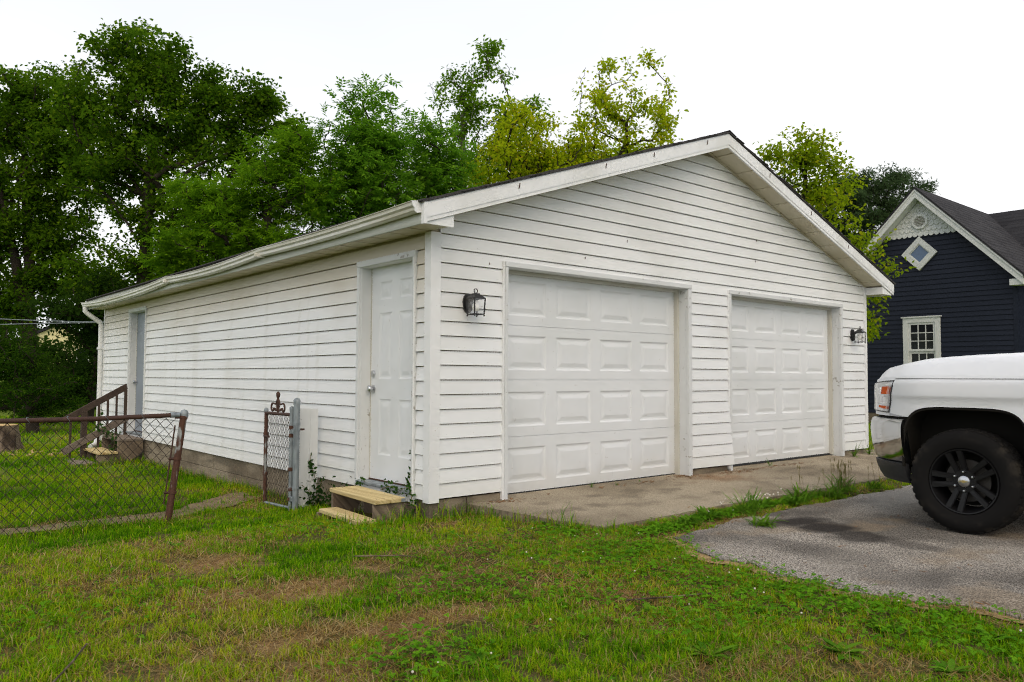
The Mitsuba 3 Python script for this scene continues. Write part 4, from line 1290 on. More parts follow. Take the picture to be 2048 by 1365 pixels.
for side in (-1, 1):
    Hd = fresh(K + '__headlight')
    add(Hd, patch([(.235, .962), (.02, .970), (.03, 1.205), (.285, 1.225)], .003, side=side), 'silver_reflector', 40)
    for q in ([(.243, .955), (.235, .955), (.285, 1.232), (.294, 1.232)], [(.243, .953), (.02, .960), (.02, .968), (.243, .962)], [(.29, 1.224), (.03, 1.204), (.03, 1.212), (.292, 1.233)]):
        add(Hd + '__bezel', patch(q, .008, side=side), 'black_plastic', 40)
    add(Hd + '__marker_lamp', patch([(.228, 1.112), (.165, 1.112), (.172, 1.175), (.243, 1.178)], .0215, side=side), 'amber', 40, label='amber corner lamp')
    add(Hd + '__marker_lamp', patch([(.205, .985), (.12, .995), (.12, 1.012), (.212, 1.008)], .0215, side=side), 'amber', 40)
    add(Hd + '__lamp_bowl', patch([(.15, 1.03), (.03, 1.035), (.035, 1.165), (.125, 1.165)], .010, side=side), 'chrome', 40)
    add(Hd + '__lamp_bowl', patch([(.215, 1.03), (.165, 1.03), (.17, 1.085), (.225, 1.085)], .012, side=side), 'pale_lens', 40)
    add(Hd + '__lens', patch([(.234, .963), (.02, .971), (.03, 1.203), (.283, 1.223)], .019, back=-.0185, side=side), 'clear_lens', 40)
    add(K + '__hood_gap', patch([(1.72, 1.2445), (.30, 1.2445), (.30, 1.2505), (1.72, 1.2505)], .0012, n=14, side=side), 'shut_line', 40)
    add(K + '__turn_lamp_seam', patch([(.425, .93), (.242, .93), (.242, .952), (.425, .93)], .0012, side=side), 'shut_line', 40)


def wrap(prof, u_end, thick=.05):
    """A bumper piece following the nose in plan; prof: (offset, z)."""
    u = np.concatenate([np.linspace(u_end, .06, 22), np.linspace(.045, 0, 4)])
    P2 = [(float(hw(t)), -t) for t in u] + [(x, .0 + .06 * (1 - (x / .64) ** 2)) for x in np.linspace(.56, 0, 8)]
    P2 = np.array(P2)
    P2 = np.vstack([P2, (P2 * [-1, 1])[:-1][::-1]])
    tn = np.gradient(P2, axis=0)
    tn /= np.linalg.norm(tn, axis=1, keepdims=True)
    nm = np.stack([-tn[:, 1], tn[:, 0]], 1) * (-1)
    nm = np.where(nm[:, 1:] < -.5, -nm, nm)
    ref_ = np.column_stack([np.sign(P2[:, 0]) * (np.abs(P2[:, 0]) > .5), np.ones(len(P2)) * .6])
    nm = np.where((nm * ref_).sum(1, keepdims=True) < 0, -nm, nm)
    full = list(prof) + [(d - thick, z) for d, z in prof[::-1]]
    R = []
    for d, z in full:
        q = P2 + nm * d
        R.append(np.column_stack([TX - q[:, 0], TYN + q[:, 1], np.full(len(q), z)]))
    R = np.stack(R, 1)
    n, kk = R.shape[:2]
    v = R.reshape(-1, 3)
    i, j = np.meshgrid(np.arange(n - 1), np.arange(kk), indexing='ij')
    a, b = i * kk + j, i * kk + (j + 1) % kk
    q = np.stack([a, b, b + kk, a + kk], -1).reshape(-1, 4)
    f = np.vstack([q[:, [0, 1, 2]], q[:, [0, 2, 3]]])
    for s in (0, n - 1):
        for t in range(1, kk - 1):
            tri = [s * kk, s * kk + t, s * kk + t + 1]
            f = np.vstack([f, [tri if s else tri[::-1]]])
    m = trimesh.Trimesh(v, f, process=False)
    m.fix_normals()
    return m


Bm = K + '__front_bumper'
add(Bm, wrap([(-.012, .905), (.012, .907), (.030, .895), (.042, .86), (.046, .81), (.043, .75), (.034, .68), (.018, .61), (.0, .56), (-.02, .545)], .41), 'chrome', 50)
add(Bm + '__lower_trim', wrap([(-.012, .542), (.004, .538), (-.002, .50), (-.03, .425), (-.06, .375)], .40), 'black_plastic', 45)
add(Bm + '__gap_filler', wrap([(-.035, .93), (-.028, .925), (-.028, .88), (-.035, .87)], .42, .03), 'dark_void')
add(K + '__grille', bx(TX - .45, TX + .45, TYN + .002, TYN + .035, .95, 1.17, .015), 'black_plastic')
for z in (.985, 1.05, 1.115):
    add(K + '__grille__bar', bx(TX - .40, TX + .40, TYN + .03, TYN + .05, z - .018, z + .018, .008), 'chrome')
# cab and bed, mostly beyond the frame
cab = [(1.70, 1.40), (2.25, 1.90), (2.5, 1.96), (3.85, 1.95), (4.05, 1.35), (4.05, .55), (1.70, .55)]
m = across(Polygon([(TYN - u, z) for u, z in cab]), TX - .98, TX + .98)
v = m.vertices
v[:, 0] = TX + (v[:, 0] - TX) * (1 - .2 * np.clip((v[:, 2] - 1.35) / .6, 0, 1))
add(K + '__cab', m, 'truck_paint', 30)
for sx in (-1, 1):
    for u0, u1, u0t, u1t in ((1.98, 2.9, 2.4, 2.9), (2.98, 3.85, 2.98, 3.7)):
        q = []
        for u, z in ((u0, 1.40), (u1, 1.40), (u1t, 1.86), (u0t, 1.86)):
            q.append((TX + sx * (.984 * (1 - .2 * (z - 1.35) / .6)), TYN - u, z))
        add(K + '__cab__side_window', trimesh.Trimesh(np.array(q), [[0, 1, 2], [0, 2, 3]] if sx < 0 else [[0, 2, 1], [0, 3, 2]], process=False), 'window_dark')
bed = man(bx(TX - .99, TX + .99, TYN - 5.8, TYN - 4.06, .55, 1.34, .03))
rear = affinity.translate(arch, -3.65, 0)
for x0, x1 in ((TX - 1.2, TX - .62), (TX + .62, TX + 1.2)):
    bed = bed - man(across(rear, x0, x1))
bed = bed - man(bx(TX - .85, TX + .85, TYN - 5.7, TYN - 4.16, .95, 1.5))
add(K + '__bed', bed, 'truck_paint', 30)
ws = [(TX + sx * w, TYN - u, z) for sx, w, u, z in ((-1, .80, 1.80, 1.475), (1, .80, 1.80, 1.475), (1, .68, 2.27, 1.89), (-1, .68, 2.27, 1.89))]
add(K + '__cab__windshield', trimesh.Trimesh(np.array(ws) + [0, .012, .012], [[0, 1, 2], [0, 2, 3]], process=False), 'window_dark')
for sx in (-1, 1):
    for u in (1.74, 2.94, 3.93):
        add(K + '__cab__door_seam', bx(TX + sx * .98 - .002, TX + sx * .98 + .002, TYN - u - .003, TYN - u + .003, .62, 1.36), 'shut_line')
    for u in (2.70, 3.70):
        add(K + '__cab__door_handle', bx(TX + sx * .99 - .015, TX + sx * .99 + .015, TYN - u - .09, TYN - u + .09, 1.17, 1.20, .006), 'chrome')
    add(K + '__cab__mirror', bx(TX + sx * 1.13 - .10, TX + sx * 1.13 + .10, TYN - 2.05, TYN - 1.95, 1.38, 1.62, .03), 'black_plastic')


def wheel(yc, side):
    Wl = fresh(K + '__wheel')
    xo = TX + side * 1.01

    def put(m):
        if side > 0:
            m.vertices[:, 0] = -m.vertices[:, 0]
            m.invert()
        m.apply_translation((xo, yc, WZ))
        return m
    tp = [(.255, .03), (.262, .012), (.285, .002), (.32, -.006), (.352, -.004), (.378, .008), (.394, .022), (.402, .04), (.406, .09), (.407, .135), (.406, .18), (.402, .23), (.390, .25), (.35, .274), (.29, .268), (.255, .24)]
    tread = []
    for n in range(44):
        a = n * 2 * math.pi / 44
        for x0, x1, da, h in ((.024, .070, 0, .4062), (.078, .125, .5, .4105), (.133, .18, 0, .4105), (.188, .236, .5, .4062)):
            w = .021
            bb = bx(x0, x1, -w, w, h - .022, h, .004)
            bb.apply_transform(trimesh.transformations.rotation_matrix(a + da * math.pi / 44, (1, 0, 0)))
            tread.append(bb)
    add(Wl + '__tyre', put(lathe(tp, 'x', (0, 0, 0), 96)), 'rubber', 40)
    add(Wl + '__tread_blocks', put(cat_(tread)), 'rubber')
    add(Wl + '__rim', put(lathe([(.257, .022), (.252, .010), (.243, .012), (.236, .03), (.225, .06), (.215, .12), (.212, .22), (.235, .235)], 'x', (0, 0, 0), 72)), 'gloss_black', 40)
    add(Wl + '__brake_disc', put(lathe([(.06, .115), (.165, .115), (.165, .135), (.06, .135)], 'x', (0, 0, 0), 48)), 'brake_steel')
    add(Wl + '__barrel', put(lathe([(.205, .20), (.0, .20)], 'x', (0, 0, 0), 40)), 'dark_void')
    sp = [Point(0, 0).buffer(.088, 24)]
    for k in range(5):
        a = k * 2 * math.pi / 5
        for s in (-1, 1):
            q = Polygon([(.06, s * .010), (.06, s * .044), (.24, s * .068), (.24, s * .022)])
            sp.append(affinity.rotate(q, a, origin=(0, 0), use_radians=True))
    shp = unary_union(sp).buffer(-.006).buffer(.006)
    m0 = extrude(shp, .030)
    m1 = extrude(shp.buffer(-.005), .036)
    m = on_side(cat_([m0, m1]), .072)
    rr = np.hypot(m.vertices[:, 1], m.vertices[:, 2])
    m.vertices[:, 0] -= .022 * np.clip((rr - .09) / .14, 0, 1)
    add(Wl + '__spokes', put(m), 'gloss_black')
    hubs = lathe([(.0, -.012), (.03, -.010), (.043, -.004), (.046, .004), (.046, .04)], 'x', (.028, 0, 0), 36)
    add(Wl + '__hub_cap', put(hubs), 'satin_metal', 40)
    bow = Polygon([(-.028, -.004), (-.011, -.004), (-.009, -.010), (.009, -.010), (.012, -.004), (.028, -.004), (.025, .005), (.010, .005), (.008, .010), (-.010, .010), (-.012, .005), (-.031, .005)])
    m = on_side(extrude(bow, .004), .0175)
    add(Wl + '__emblem', put(m), 'emblem_gold')
    for n in range(6):
        a = n * math.pi / 3 + .5
        nut = lathe([(0, -.016), (.008, -.014), (.0115, -.004), (.012, .02)], 'x', (.030, .074 * math.cos(a), .074 * math.sin(a)), 8)
        add(Wl + '__lug_nut', put(nut), 'satin_metal', 40)


wheel(WY, -1)
wheel(WY, 1)
wheel(WY - 3.65, -1)
wheel(WY - 3.65, 1)


# ------------------------------------------------------------------ trees
def leaves(Pn, D, N, ln, wd, droop=.15, fold=.12):
    """Folded rhombic leaves: base points, axes, normals, lengths, widths."""
    Sd = np.cross(D, N)
    Sd /= np.linalg.norm(Sd, axis=1, keepdims=True) + 1e-9
    l, w = ln[:, None], wd[:, None]
    v = np.stack([Pn, Pn + D * l * .42 + Sd * w * .5 + N * w * fold, Pn + D * l - N * l * droop, Pn + D * l * .42 - Sd * w * .5 + N * w * fold], 1)
    n = len(Pn)
    i = np.arange(n)[:, None] * 4
    f = np.concatenate([i + [[0, 2, 1]], i + [[0, 3, 2]]], 1).reshape(-1, 3)
    return v.reshape(-1, 3), f


def unit(a):
    return a / (np.linalg.norm(a, axis=-1, keepdims=True) + 1e-9)


def tree(name, label, base, blobs, seed, dens=6.0, per=70, ll=.12, lw=.08, clump=.34, cols=((.03, .07, .012), (.06, .12, .02)), bark='bark', trunk_r=1.0, compound=False, lean=None, fork=.45, flat=.6, group=None, droop=.15, bare=0.0, trunks=1, cat='tree'):
    r = np.random.default_rng(seed)
    base = V3(base[0], base[1], float(ground_z(base[0], base[1])) - .15)
    bl = np.array(blobs, float)
    att = []
    for x, y, z, rx, rz in bl:
        n = max(3, int(dens * math.pi * rx * rz))
        q = unit(r.normal(0, 1, (n, 3))) * (r.uniform(0, 1, (n, 1)) ** .5) * np.where(r.uniform(0, 1, (n, 1)) < .22, r.uniform(1.0, 1.45, (n, 1)), 1.0)
        att.append(q * [rx, rx, rz] + [x, y, z])
    att = np.vstack(att)
    att = att[att[:, 2] > base[2] + .35]
    top = att[att[:, 2] > np.quantile(att[:, 2], .7)].mean(0) if lean is None else V3(*lean)
    nodes, par = [base], [-1]
    for tk in range(trunks):
        tp_ = top if tk == 0 else att[r.integers(len(att))] * .5 + top * .5
        prev = 0
        n = 12
        wob = r.normal(0, .10, (n + 1, 3)).cumsum(0) * .5
        for i in range(1, n + 1):
            t = i / n * (1 if fork > .9 else .88)
            q = base * (1 - t) + tp_ * t + wob[i] * [1, 1, .3] * min(1, t * 2)
            q[:2] = base[:2] + (q[:2] - base[:2]) * (t ** .35 if fork > .9 else t ** .6)
            nodes.append(q)
            par.append(prev)
            prev = len(nodes) - 1
    nodes = list(nodes)
    order = np.argsort(np.min(np.linalg.norm(att[:, None] - np.array(nodes)[None], axis=2), axis=1))
    arr = np.zeros((len(nodes) + len(att) * 4, 3))
    cnt = len(nodes)
    arr[:cnt] = nodes
    ok = np.ones(len(arr), bool)
    ok[0:3] = False
    paths, ends, dirs = [], [], []
    for k in order:
        a = att[k]
        c = arr[:cnt]
        dv = a - c
        dist = np.linalg.norm(dv, axis=1)
        hor = np.linalg.norm(dv[:, :2], axis=1)
        cost = dist + 1.6 * np.maximum(0, .35 * hor - dv[:, 2]) + 99 * (~ok[:cnt])
        p = int(np.argmin(cost))
        P0 = arr[p]
        m = 4
        up = .16 * dist[p]
        t = np.arange(1, m + 1)[:, None] / m
        q = P0 + (a - P0) * t + V3(0, 0, 1) * up * (t * (1 - t)) + r.normal(0, .035, (m, 3)) * dist[p] * (t < 1)
        arr[cnt:cnt + m] = q
        par += [p] + [cnt + i for i in range(m - 1)]
        paths.append([p] + list(range(cnt, cnt + m)))
        ends.append(cnt + m - 1)
        dirs.append(unit(q[-1] - q[-2]))
        cnt += m
    arr = arr[:cnt]
    load = np.zeros(cnt)
    load[ends] = 1
    for i in range(cnt - 1, 0, -1):
        load[par[i]] += load[i]
    rad = .0105 * trunk_r * np.maximum(load, 1) ** .47
    tubes = []
    chains = [list(range(0, 13))] + [[0] + list(range(13 + 12 * k, 25 + 12 * k)) for k in range(trunks - 1)]
    for ch in chains:
        rr = rad[ch].copy()
        rr[0] *= 1.35
        tubes.append(tube(arr[ch], rr, 9, True))
    for pth in paths:
        rr = rad[pth].copy()
        rr[0] = min(rr[0], rr[1] * 1.3)
        tubes.append(tube(arr[pth], rr, 5 if rr[1] > .03 else 3, False))
    key = thing(name, label, cat, group)
    add(key + '__trunk', cat_(tubes), bark, True)
    E_, D_ = arr[ends], np.array(dirs)
    PT = np.stack([arr[pth] for pth in paths])
    if bare:
        keep = r.uniform(0, 1, len(E_)) > bare
        E_, D_, PT = E_[keep], D_[keep], PT[keep]
    n = len(E_)
    wgt = r.gamma(3.0, 1 / 3.0, n)
    idx = r.choice(n, n * per, p=wgt / wgt.sum())
    # each leaf hangs somewhere along the outer part of its twig
    seg = np.linalg.norm(np.diff(PT, axis=1), axis=2).sum(1)
    lo = np.clip(1 - 1.1 / np.maximum(seg, .3), .15, .8)[idx]
    tt = (lo + (1.06 - lo) * r.uniform(0, 1, len(idx)) ** .8) * (PT.shape[1] - 1)
    i0_ = np.clip(tt.astype(int), 0, PT.shape[1] - 2)
    fr_ = (tt - i0_)[:, None]
    ON = PT[idx, i0_] * (1 - fr_) + PT[idx, i0_ + 1] * fr_
    if compound:
        off = np.clip(r.normal(0, 1, (len(idx), 3)), -1.9, 1.9) * [clump, clump, clump * flat]
        c = ON + off
        ax = unit(unit(off) * [1, 1, .5] + r.normal(0, .45, (len(idx), 3)) + D_[idx] * .3 + [0, 0, .05])
        up = unit(np.stack([r.normal(0, .4, len(idx)), r.normal(0, .4, len(idx)), np.ones(len(idx))], 1))
        sd = unit(np.cross(ax, up))
        nr = unit(np.cross(sd, ax))
        rach = r.uniform(.7, 1.2, len(idx))[:, None] * compound
        Ps, Ds, Ns, shade = [], [], [], []
        tint = r.uniform(0, 1, len(idx))
        for t, s in ((.25, -1), (.25, 1), (.5, -1), (.5, 1), (.75, -1), (.75, 1), (.95, 0)):
            Ps.append(c + ax * rach * t - nr * rach * .12 * t * t)
            Ds.append(unit(ax * (.55 if s else 1) + sd * s * .85 - nr * .18))
            Ns.append(nr)
            shade.append(tint)
        Pn, D, N, shade = np.vstack(Ps), np.vstack(Ds), np.vstack(Ns), np.concatenate(shade)
    else:
        off = np.clip(r.normal(0, 1, (len(idx), 3)), -1.9, 1.9) * [clump, clump, clump * flat]
        Pn = ON + off
        D = unit(unit(off) * .8 + r.normal(0, .6, (len(idx), 3)) + [0, 0, -.25])
        N = unit(np.stack([r.normal(0, .55, len(idx)), r.normal(0, .55, len(idx)), np.ones(len(idx))], 1))
        N = unit(N - D * (N * D).sum(1, keepdims=True))
        shade = r.uniform(0, 1, len(idx))
    m = len(Pn)
    v, f = leaves(Pn, D, N, ll * r.uniform(.65, 1.25, m), lw * r.uniform(.7, 1.2, m), droop)
    c0, c1 = V3(*cols[0]), V3(*cols[1])
    tw = meshkit.noise(Pn * 1.3, seed)
    q = np.clip(.45 * shade + .75 * tw - .12, 0, 1)[:, None]
    col = c0 * (1 - q) + c1 * q
    if len(cols) > 2:
        y = (r.uniform(0, 1, m) < .12)[:, None]
        col = np.where(y, V3(*cols[2]), col)
    add(key + '__crown', trimesh.Trimesh(v, f, process=False), 'leaf', False, color=np.repeat(col, 4, 0), kind='stuff')
    return key


MAPLE = ((.045, .120, .006), (.120, .235, .010), (.19, .31, .014))
DEEP = ((.020, .052, .008), (.050, .105, .012))
ASH = ((.080, .220, .014), (.190, .400, .022), (.28, .50, .035))
LIME = ((.30, .42, .010), (.50, .58, .012), (.56, .52, .02))
PALE = ((.085, .210, .008), (.19, .370, .012), (.27, .45, .016))
tree('maple_tree', 'tall dense dark green maple rising highest at left', (3.0, 20.1), [(2.44, 19.91, 10.98, 1.45, 1.22), (3.51, 19.06, 10.08, 1.67, 1.22), (4.62, 18.13, 9.78, 1.22, .91), (5.62, 17.29, 9.63, .84, .91), (3.39, 19.25, 8.56, 2.28, 1.37), (1.62, 20.7, 9.46, 1.22, 1.22), (5.14, 17.78, 8.26, 1.52, 1.22), (6.23, 16.84, 8.49, .76, .76), (2.27, 20.28, 7.33, 1.83, 1.22), (4.49, 18.42, 6.74, 1.67, 1.22), (3.49, 19.35, 5.36, 1.67, 1.07), (5.11, 17.96, 5.52, 1.07, 1.07), (2.37, 20.38, 4.14, 1.37, 1.07), (4.12, 18.9, 4.0, 1.07, .76), (3.22, 19.72, 2.92, 1.37, .91)],
     1, 8.5, 92, .128, .108, .19, MAPLE, trunk_r=1.25, trunks=2)
tree('maple_tree', 'dark spreading maple at the left edge behind the power lines', (.9, 24.3), [(.31, 24.38, 10.2, 1.48, 1.32), (1.3, 23.52, 10.4, 1.32, 1.15), (.62, 24.23, 8.65, 1.98, 1.48), (1.76, 23.28, 8.33, 1.48, 1.48), (-.92, 25.48, 9.2, 1.65, 1.98), (.18, 24.72, 6.67, 2.14, 1.48), (1.45, 23.66, 6.18, 1.48, 1.32), (.75, 24.36, 4.53, 1.98, 1.32), (-1.07, 25.79, 6.5, 1.81, 1.98), (1.89, 23.4, 4.37, 1.32, .99), (-.2, 25, 3.6, 1.6, 1.0)],
     2, 8.0, 90, .128, .108, .19, MAPLE, trunk_r=1.2, trunks=2)
tree('hemlock_sapling', 'feathery green young tree behind the stump at lower left', (-.23, 16.85), [(-.78, 17.1, 2.1, .7, .45), (-.58, 16.9, 1.6, .75, .5), (-.71, 17.25, 1.36, 1.11, .62), (-.22, 16.86, .87, 1.11, .49), (-1.29, 17.71, 1.85, .99, .74), (-.2, 16.9, .35, 1.1, .35)],
     3, 30, 55, .085, .035, .13, ((.022, .07, .006), (.065, .145, .010), (.11, .20, .014)), flat=.25)
tree('understory_tree', 'shadowed dark green tree between the stump and the garage corner', (1.65, 19.86), [(1.47, 19.89, 3.14, 1.02, .73), (1.98, 19.6, 2.1, .72, .85), (1.54, 19.95, 1.1, 1.02, .73), (.72, 20.4, 3.15, .8, .5), (2.13, 19.31, 3.43, .88, .88), (.4, 20.6, 1.2, .9, .7)],
     4, 17, 60, .11, .085, .18, DEEP)
tree('honeylocust_tree', 'fine-leaved light green tree leaning over the gutter', (3.81, 12.9), [(3.04, 13.18, 5.11, 1.08, .84), (2.32, 13.83, 4.51, .72, .54), (2.56, 13.56, 5.47, .66, .6), (3.67, 12.63, 5.48, .96, .84), (4.01, 12.29, 6.32, .72, .66), (4.36, 11.96, 6.81, .6, .48), (4.58, 11.84, 5.72, .84, .72), (2.16, 14.0, 3.9, .6, .48), (3.25, 13.05, 4.27, 1.08, .48), (4.1, 12.4, 4.5, .9, .6)],
     5, 20, 22, .095, .044, .13, PALE, compound=.22, flat=.45)
tree('ash_tree', 'rounded bright green ash standing behind the middle of the eave', (6.34, 12.4), [(6.11, 11.9, 8.06, .76, .57), (5.99, 12.0, 7.42, 1.08, .63), (6.54, 11.9, 6.98, .82, .89), (5.77, 12.08, 6.72, .95, .7), (5.3, 12.5, 6.34, .89, .57), (6.47, 12.0, 5.97, 1.02, .63), (5.71, 12.19, 5.71, 1.14, .51), (5.23, 12.61, 5.45, .89, .38), (6.0, 12.3, 5.0, 1.1, .5)],
     6, 16, 12, .135, .060, .16, ASH, compound=.30, flat=.7)
tree('ash_tree', 'smaller bright green ash right of the rounded one', (8.3, 12.1), [(8.15, 11.9, 7.94, .6, .53), (8.18, 11.9, 7.01, .93, .67), (7.79, 12.0, 6.47, .8, .53), (8.65, 11.8, 6.61, .8, .6), (8.88, 11.8, 7.41, .53, .6), (8.2, 12.0, 5.7, 1.1, .6), (7.3, 12.2, 5.7, .7, .5)],
     7, 16, 12, .135, .060, .16, ASH, compound=.30, flat=.7)
tree('thin_tree', 'tall sparse tree with pale bare limbs above the ridge', (12.3, 15.9), [(12.62, 15.12, 12.34, .72, .48), (11.61, 16.04, 11.39, .86, .5), (12.21, 15.55, 10.97, .6, .5), (12.97, 14.86, 11.57, .48, .6), (13.27, 14.68, 10.37, .77, .6), (12.5, 15.36, 10.03, .6, .6), (11.44, 16.23, 10.62, .6, .3), (13.86, 14.19, 10.21, .6, .6), (13.0, 14.9, 9.3, 1.2, .6), (12.0, 15.7, 9.6, .8, .7), (12.2, 15.6, 10.4, .8, .6), (12.5, 15.3, 11.7, .5, .5), (13.4, 14.5, 9.9, .9, .6), (12.3, 15.5, 8.6, 1.2, .7)],
     8, 10, 36, .14, .09, .15, ((.085, .20, .010), (.20, .36, .014)), 'pale_bark', .95, bare=.06)
tree('golden_maple_tree', 'dense yellow-green tree beside the pale limbed one', (11.42, 11.9), [(10.75, 11.3, 8.43, .86, .71), (11.4, 11.2, 8.72, .57, .43), (10.67, 11.4, 7.57, 1.07, .57), (11.43, 11.2, 7.72, 1.0, .64), (10.36, 11.7, 7.07, .71, .36), (11.87, 11.0, 7.44, .71, .36), (10.9, 11.5, 6.6, 1.1, .5), (11.9, 10.9, 7.0, .9, .5), (9.7, 12.1, 6.9, .7, .5), (12.3, 10.6, 8.0, .6, .5)],
     9, 17, 32, .12, .085, .15, LIME)
tree('golden_maple_tree', 'open airy yellow-green tree with arching branches above the ridge', (12.3, 11.6), [(13.27, 10.07, 10.62, .6, .33), (14.07, 9.4, 10.48, .67, .37), (14.6, 8.98, 9.88, .33, .27), (12.95, 10.38, 10.02, .67, .52), (13.2, 10.2, 9.35, 1.12, .6), (14.12, 9.44, 9.13, 1.04, .6), (14.58, 9.07, 8.69, .6, .45), (12.88, 10.52, 8.61, .89, .67), (13.79, 9.75, 8.54, 1.19, .45), (14.68, 8.96, 9.14, .33, .6), (13.0, 10.4, 7.8, .9, .5), (12.7, 10.7, 8.0, .8, .4), (13.6, 9.9, 8.0, 1.1, .35), (14.3, 9.3, 8.2, .8, .35), (13.5, 9.95, 8.9, .9, .4), (12.4, 10.9, 7.4, .9, .5)],
     10, 10, 26, .125, .09, .11, LIME, trunk_r=.72, lean=(14.0, 9.6, 9.3))
tree('hackberry_tree', 'soft yellowish green tree filling in low behind the ridge under the airy one', (14.6, 13.8), [(12.55, 15.41, 8.3, 1.0, .6), (13.19, 14.84, 8.8, .9, .7), (13.85, 14.29, 8.4, .9, .7), (14.5, 13.74, 8.5, .9, .7), (15.15, 13.18, 8.6, .9, .6), (15.8, 12.62, 8.7, .9, .6), (16.44, 12.06, 8.8, .8, .55), (17.0, 11.55, 8.85, .7, .5), (14.5, 13.7, 7.4, 1.5, .6)],
     13, 13, 46, .125, .085, .16, ((.19, .32, .010), (.36, .50, .012), (.44, .50, .018)))
tree('golden_maple_tree', 'yellow-green tree between garage and navy house with drooping boughs', (11.4, 2.9), [(11.06, 2.75, 6.22, .36, .26), (10.87, 2.93, 5.8, .62, .41), (11.39, 2.5, 5.75, .57, .41), (11.63, 2.31, 5.44, .36, .31), (11.16, 2.71, 5.34, .62, .31), (11.82, 2.2, 4.52, .41, .41), (12.23, 1.88, 4.0, .5, .38), (12.55, 1.64, 3.6, .42, .16), (12.3, 1.88, 3.0, .36, .2), (12.2, 1.98, 2.7, .3, .2), (12.5, 1.7, 2.45, .40, .09), (12.2, 1.95, 2.14, .3, .25), (11.7, 2.4, 3.4, .5, .6), (11.15, 2.7, 4.95, .75, .4), (10.75, 3.05, 5.35, .6, .4), (11.5, 2.4, 5.05, .6, .4), (11.3, 2.55, 6.0, .7, .35), (10.7, 3.1, 5.9, .4, .3)],
     11, 20, 32, .095, .068, .12, ((.17, .28, .008), (.36, .47, .012), (.46, .48, .018)), trunk_r=.6, fork=.95)
tree('pine_tree', 'dark bluish pines rising behind the navy house', (43.0, 17.6), [(41.53, 18.15, 12.08, 1.37, 1.37), (42.55, 17.24, 12.84, 1.37, 1.22), (43.93, 16.05, 13.0, 1.52, 1.22), (44.85, 15.24, 13.47, 1.07, .91), (43.06, 16.9, 11.18, 2.74, 1.52), (45.57, 14.68, 12.56, 1.07, .76), (41.23, 18.49, 10.56, 1.52, 1.22), (44.68, 15.5, 11.49, 1.83, 1.22), (43, 17, 9.2, 2.6, 1.3)],
     12, 7.5, 85, .24, .07, .24, ((.055, .10, .04), (.105, .165, .065)), trunk_r=1.2, flat=.4, trunks=4)
for n, (x, y, s, lab) in enumerate(((2.2, 33.6, 5, 'dark background tree low behind the far lawn, left of the cream house'), (6.2, 31.0, 6, 'dark background tree low behind the garage corner'), (-1.2, 36.5, 7, 'dark background tree low at the far left edge'))):
    r_ = np.random.default_rng(60 + n)
    bl = [(x + r_.normal(0, 1.4), y + r_.normal(0, 1.0), abs(r_.normal(1.8, 1.5)) + .3, 1.7, 1.0) for _ in range(11)]
    if n == 0:
        bl = [q for q in bl if q[2] < 1.9] + [(x - 1.4, y, 3.2, 1.2, .9)]
    tree('background_tree', lab, (x, y), bl, 70 + n, 6.5, 70, .2, .16, .3, DEEP)
# ------------------------------------------------------------------ lawn
import shapely


def scatter(r0, r1, dens, seed, a0=-46, a1=44):
    r = np.random.default_rng(seed)
    n = int(dens * math.radians(a1 - a0) / 2 * (r1 * r1 - r0 * r0))
    d = np.sqrt(r.uniform(r0 * r0, r1 * r1, n))
    a = np.radians(40.37 + r.uniform(a0, a1, n))
    return EYE[0] + d * np.sin(a), EYE[1] + d * np.cos(a), d


HARD = unary_union([sbox(-.015, -.0, W + .0, L), ap.buffer(-.015), drive_poly.buffer(-.02), sbox(-.58, .17, 0, 1.10), sbox(HX, HY0, 30, HY1)])
BAND = drive_poly.buffer(.07)
PATHP = path_poly.buffer(-.03)


def blades(x, y, h, w, lean, az, curl, seed):
    """Grass blades of three triangles: a strip that bends over towards az."""
    r = np.random.default_rng(seed)
    z = ground_z(x, y) - .004
    n = len(x)
    fa = az + np.pi / 2 + r.normal(0, .5, n)
    sx, sy = np.cos(fa) * w / 2, np.sin(fa) * w / 2
    dx, dy = np.cos(az), np.sin(az)
    P0 = np.stack([x, y, z], 1)
    q1 = h * .55
    P1 = P0 + np.stack([dx * q1 * np.sin(lean), dy * q1 * np.sin(lean), q1 * np.cos(lean)], 1)
    l2 = lean + curl
    q2 = h * .45
    P2 = P1 + np.stack([dx * q2 * np.sin(l2), dy * q2 * np.sin(l2), q2 * np.cos(l2)], 1)
    Sv = np.stack([sx, sy, sx * 0], 1)
    v = np.stack([P0 - Sv, P0 + Sv, P1 + Sv * .8, P1 - Sv * .8, P2], 1).reshape(-1, 3)
    i = np.arange(n)[:, None] * 5
    f = np.concatenate([i + [[0, 1, 2]], i + [[0, 2, 3]], i + [[3, 2, 4]]], 1).reshape(-1, 3)
    return v, f


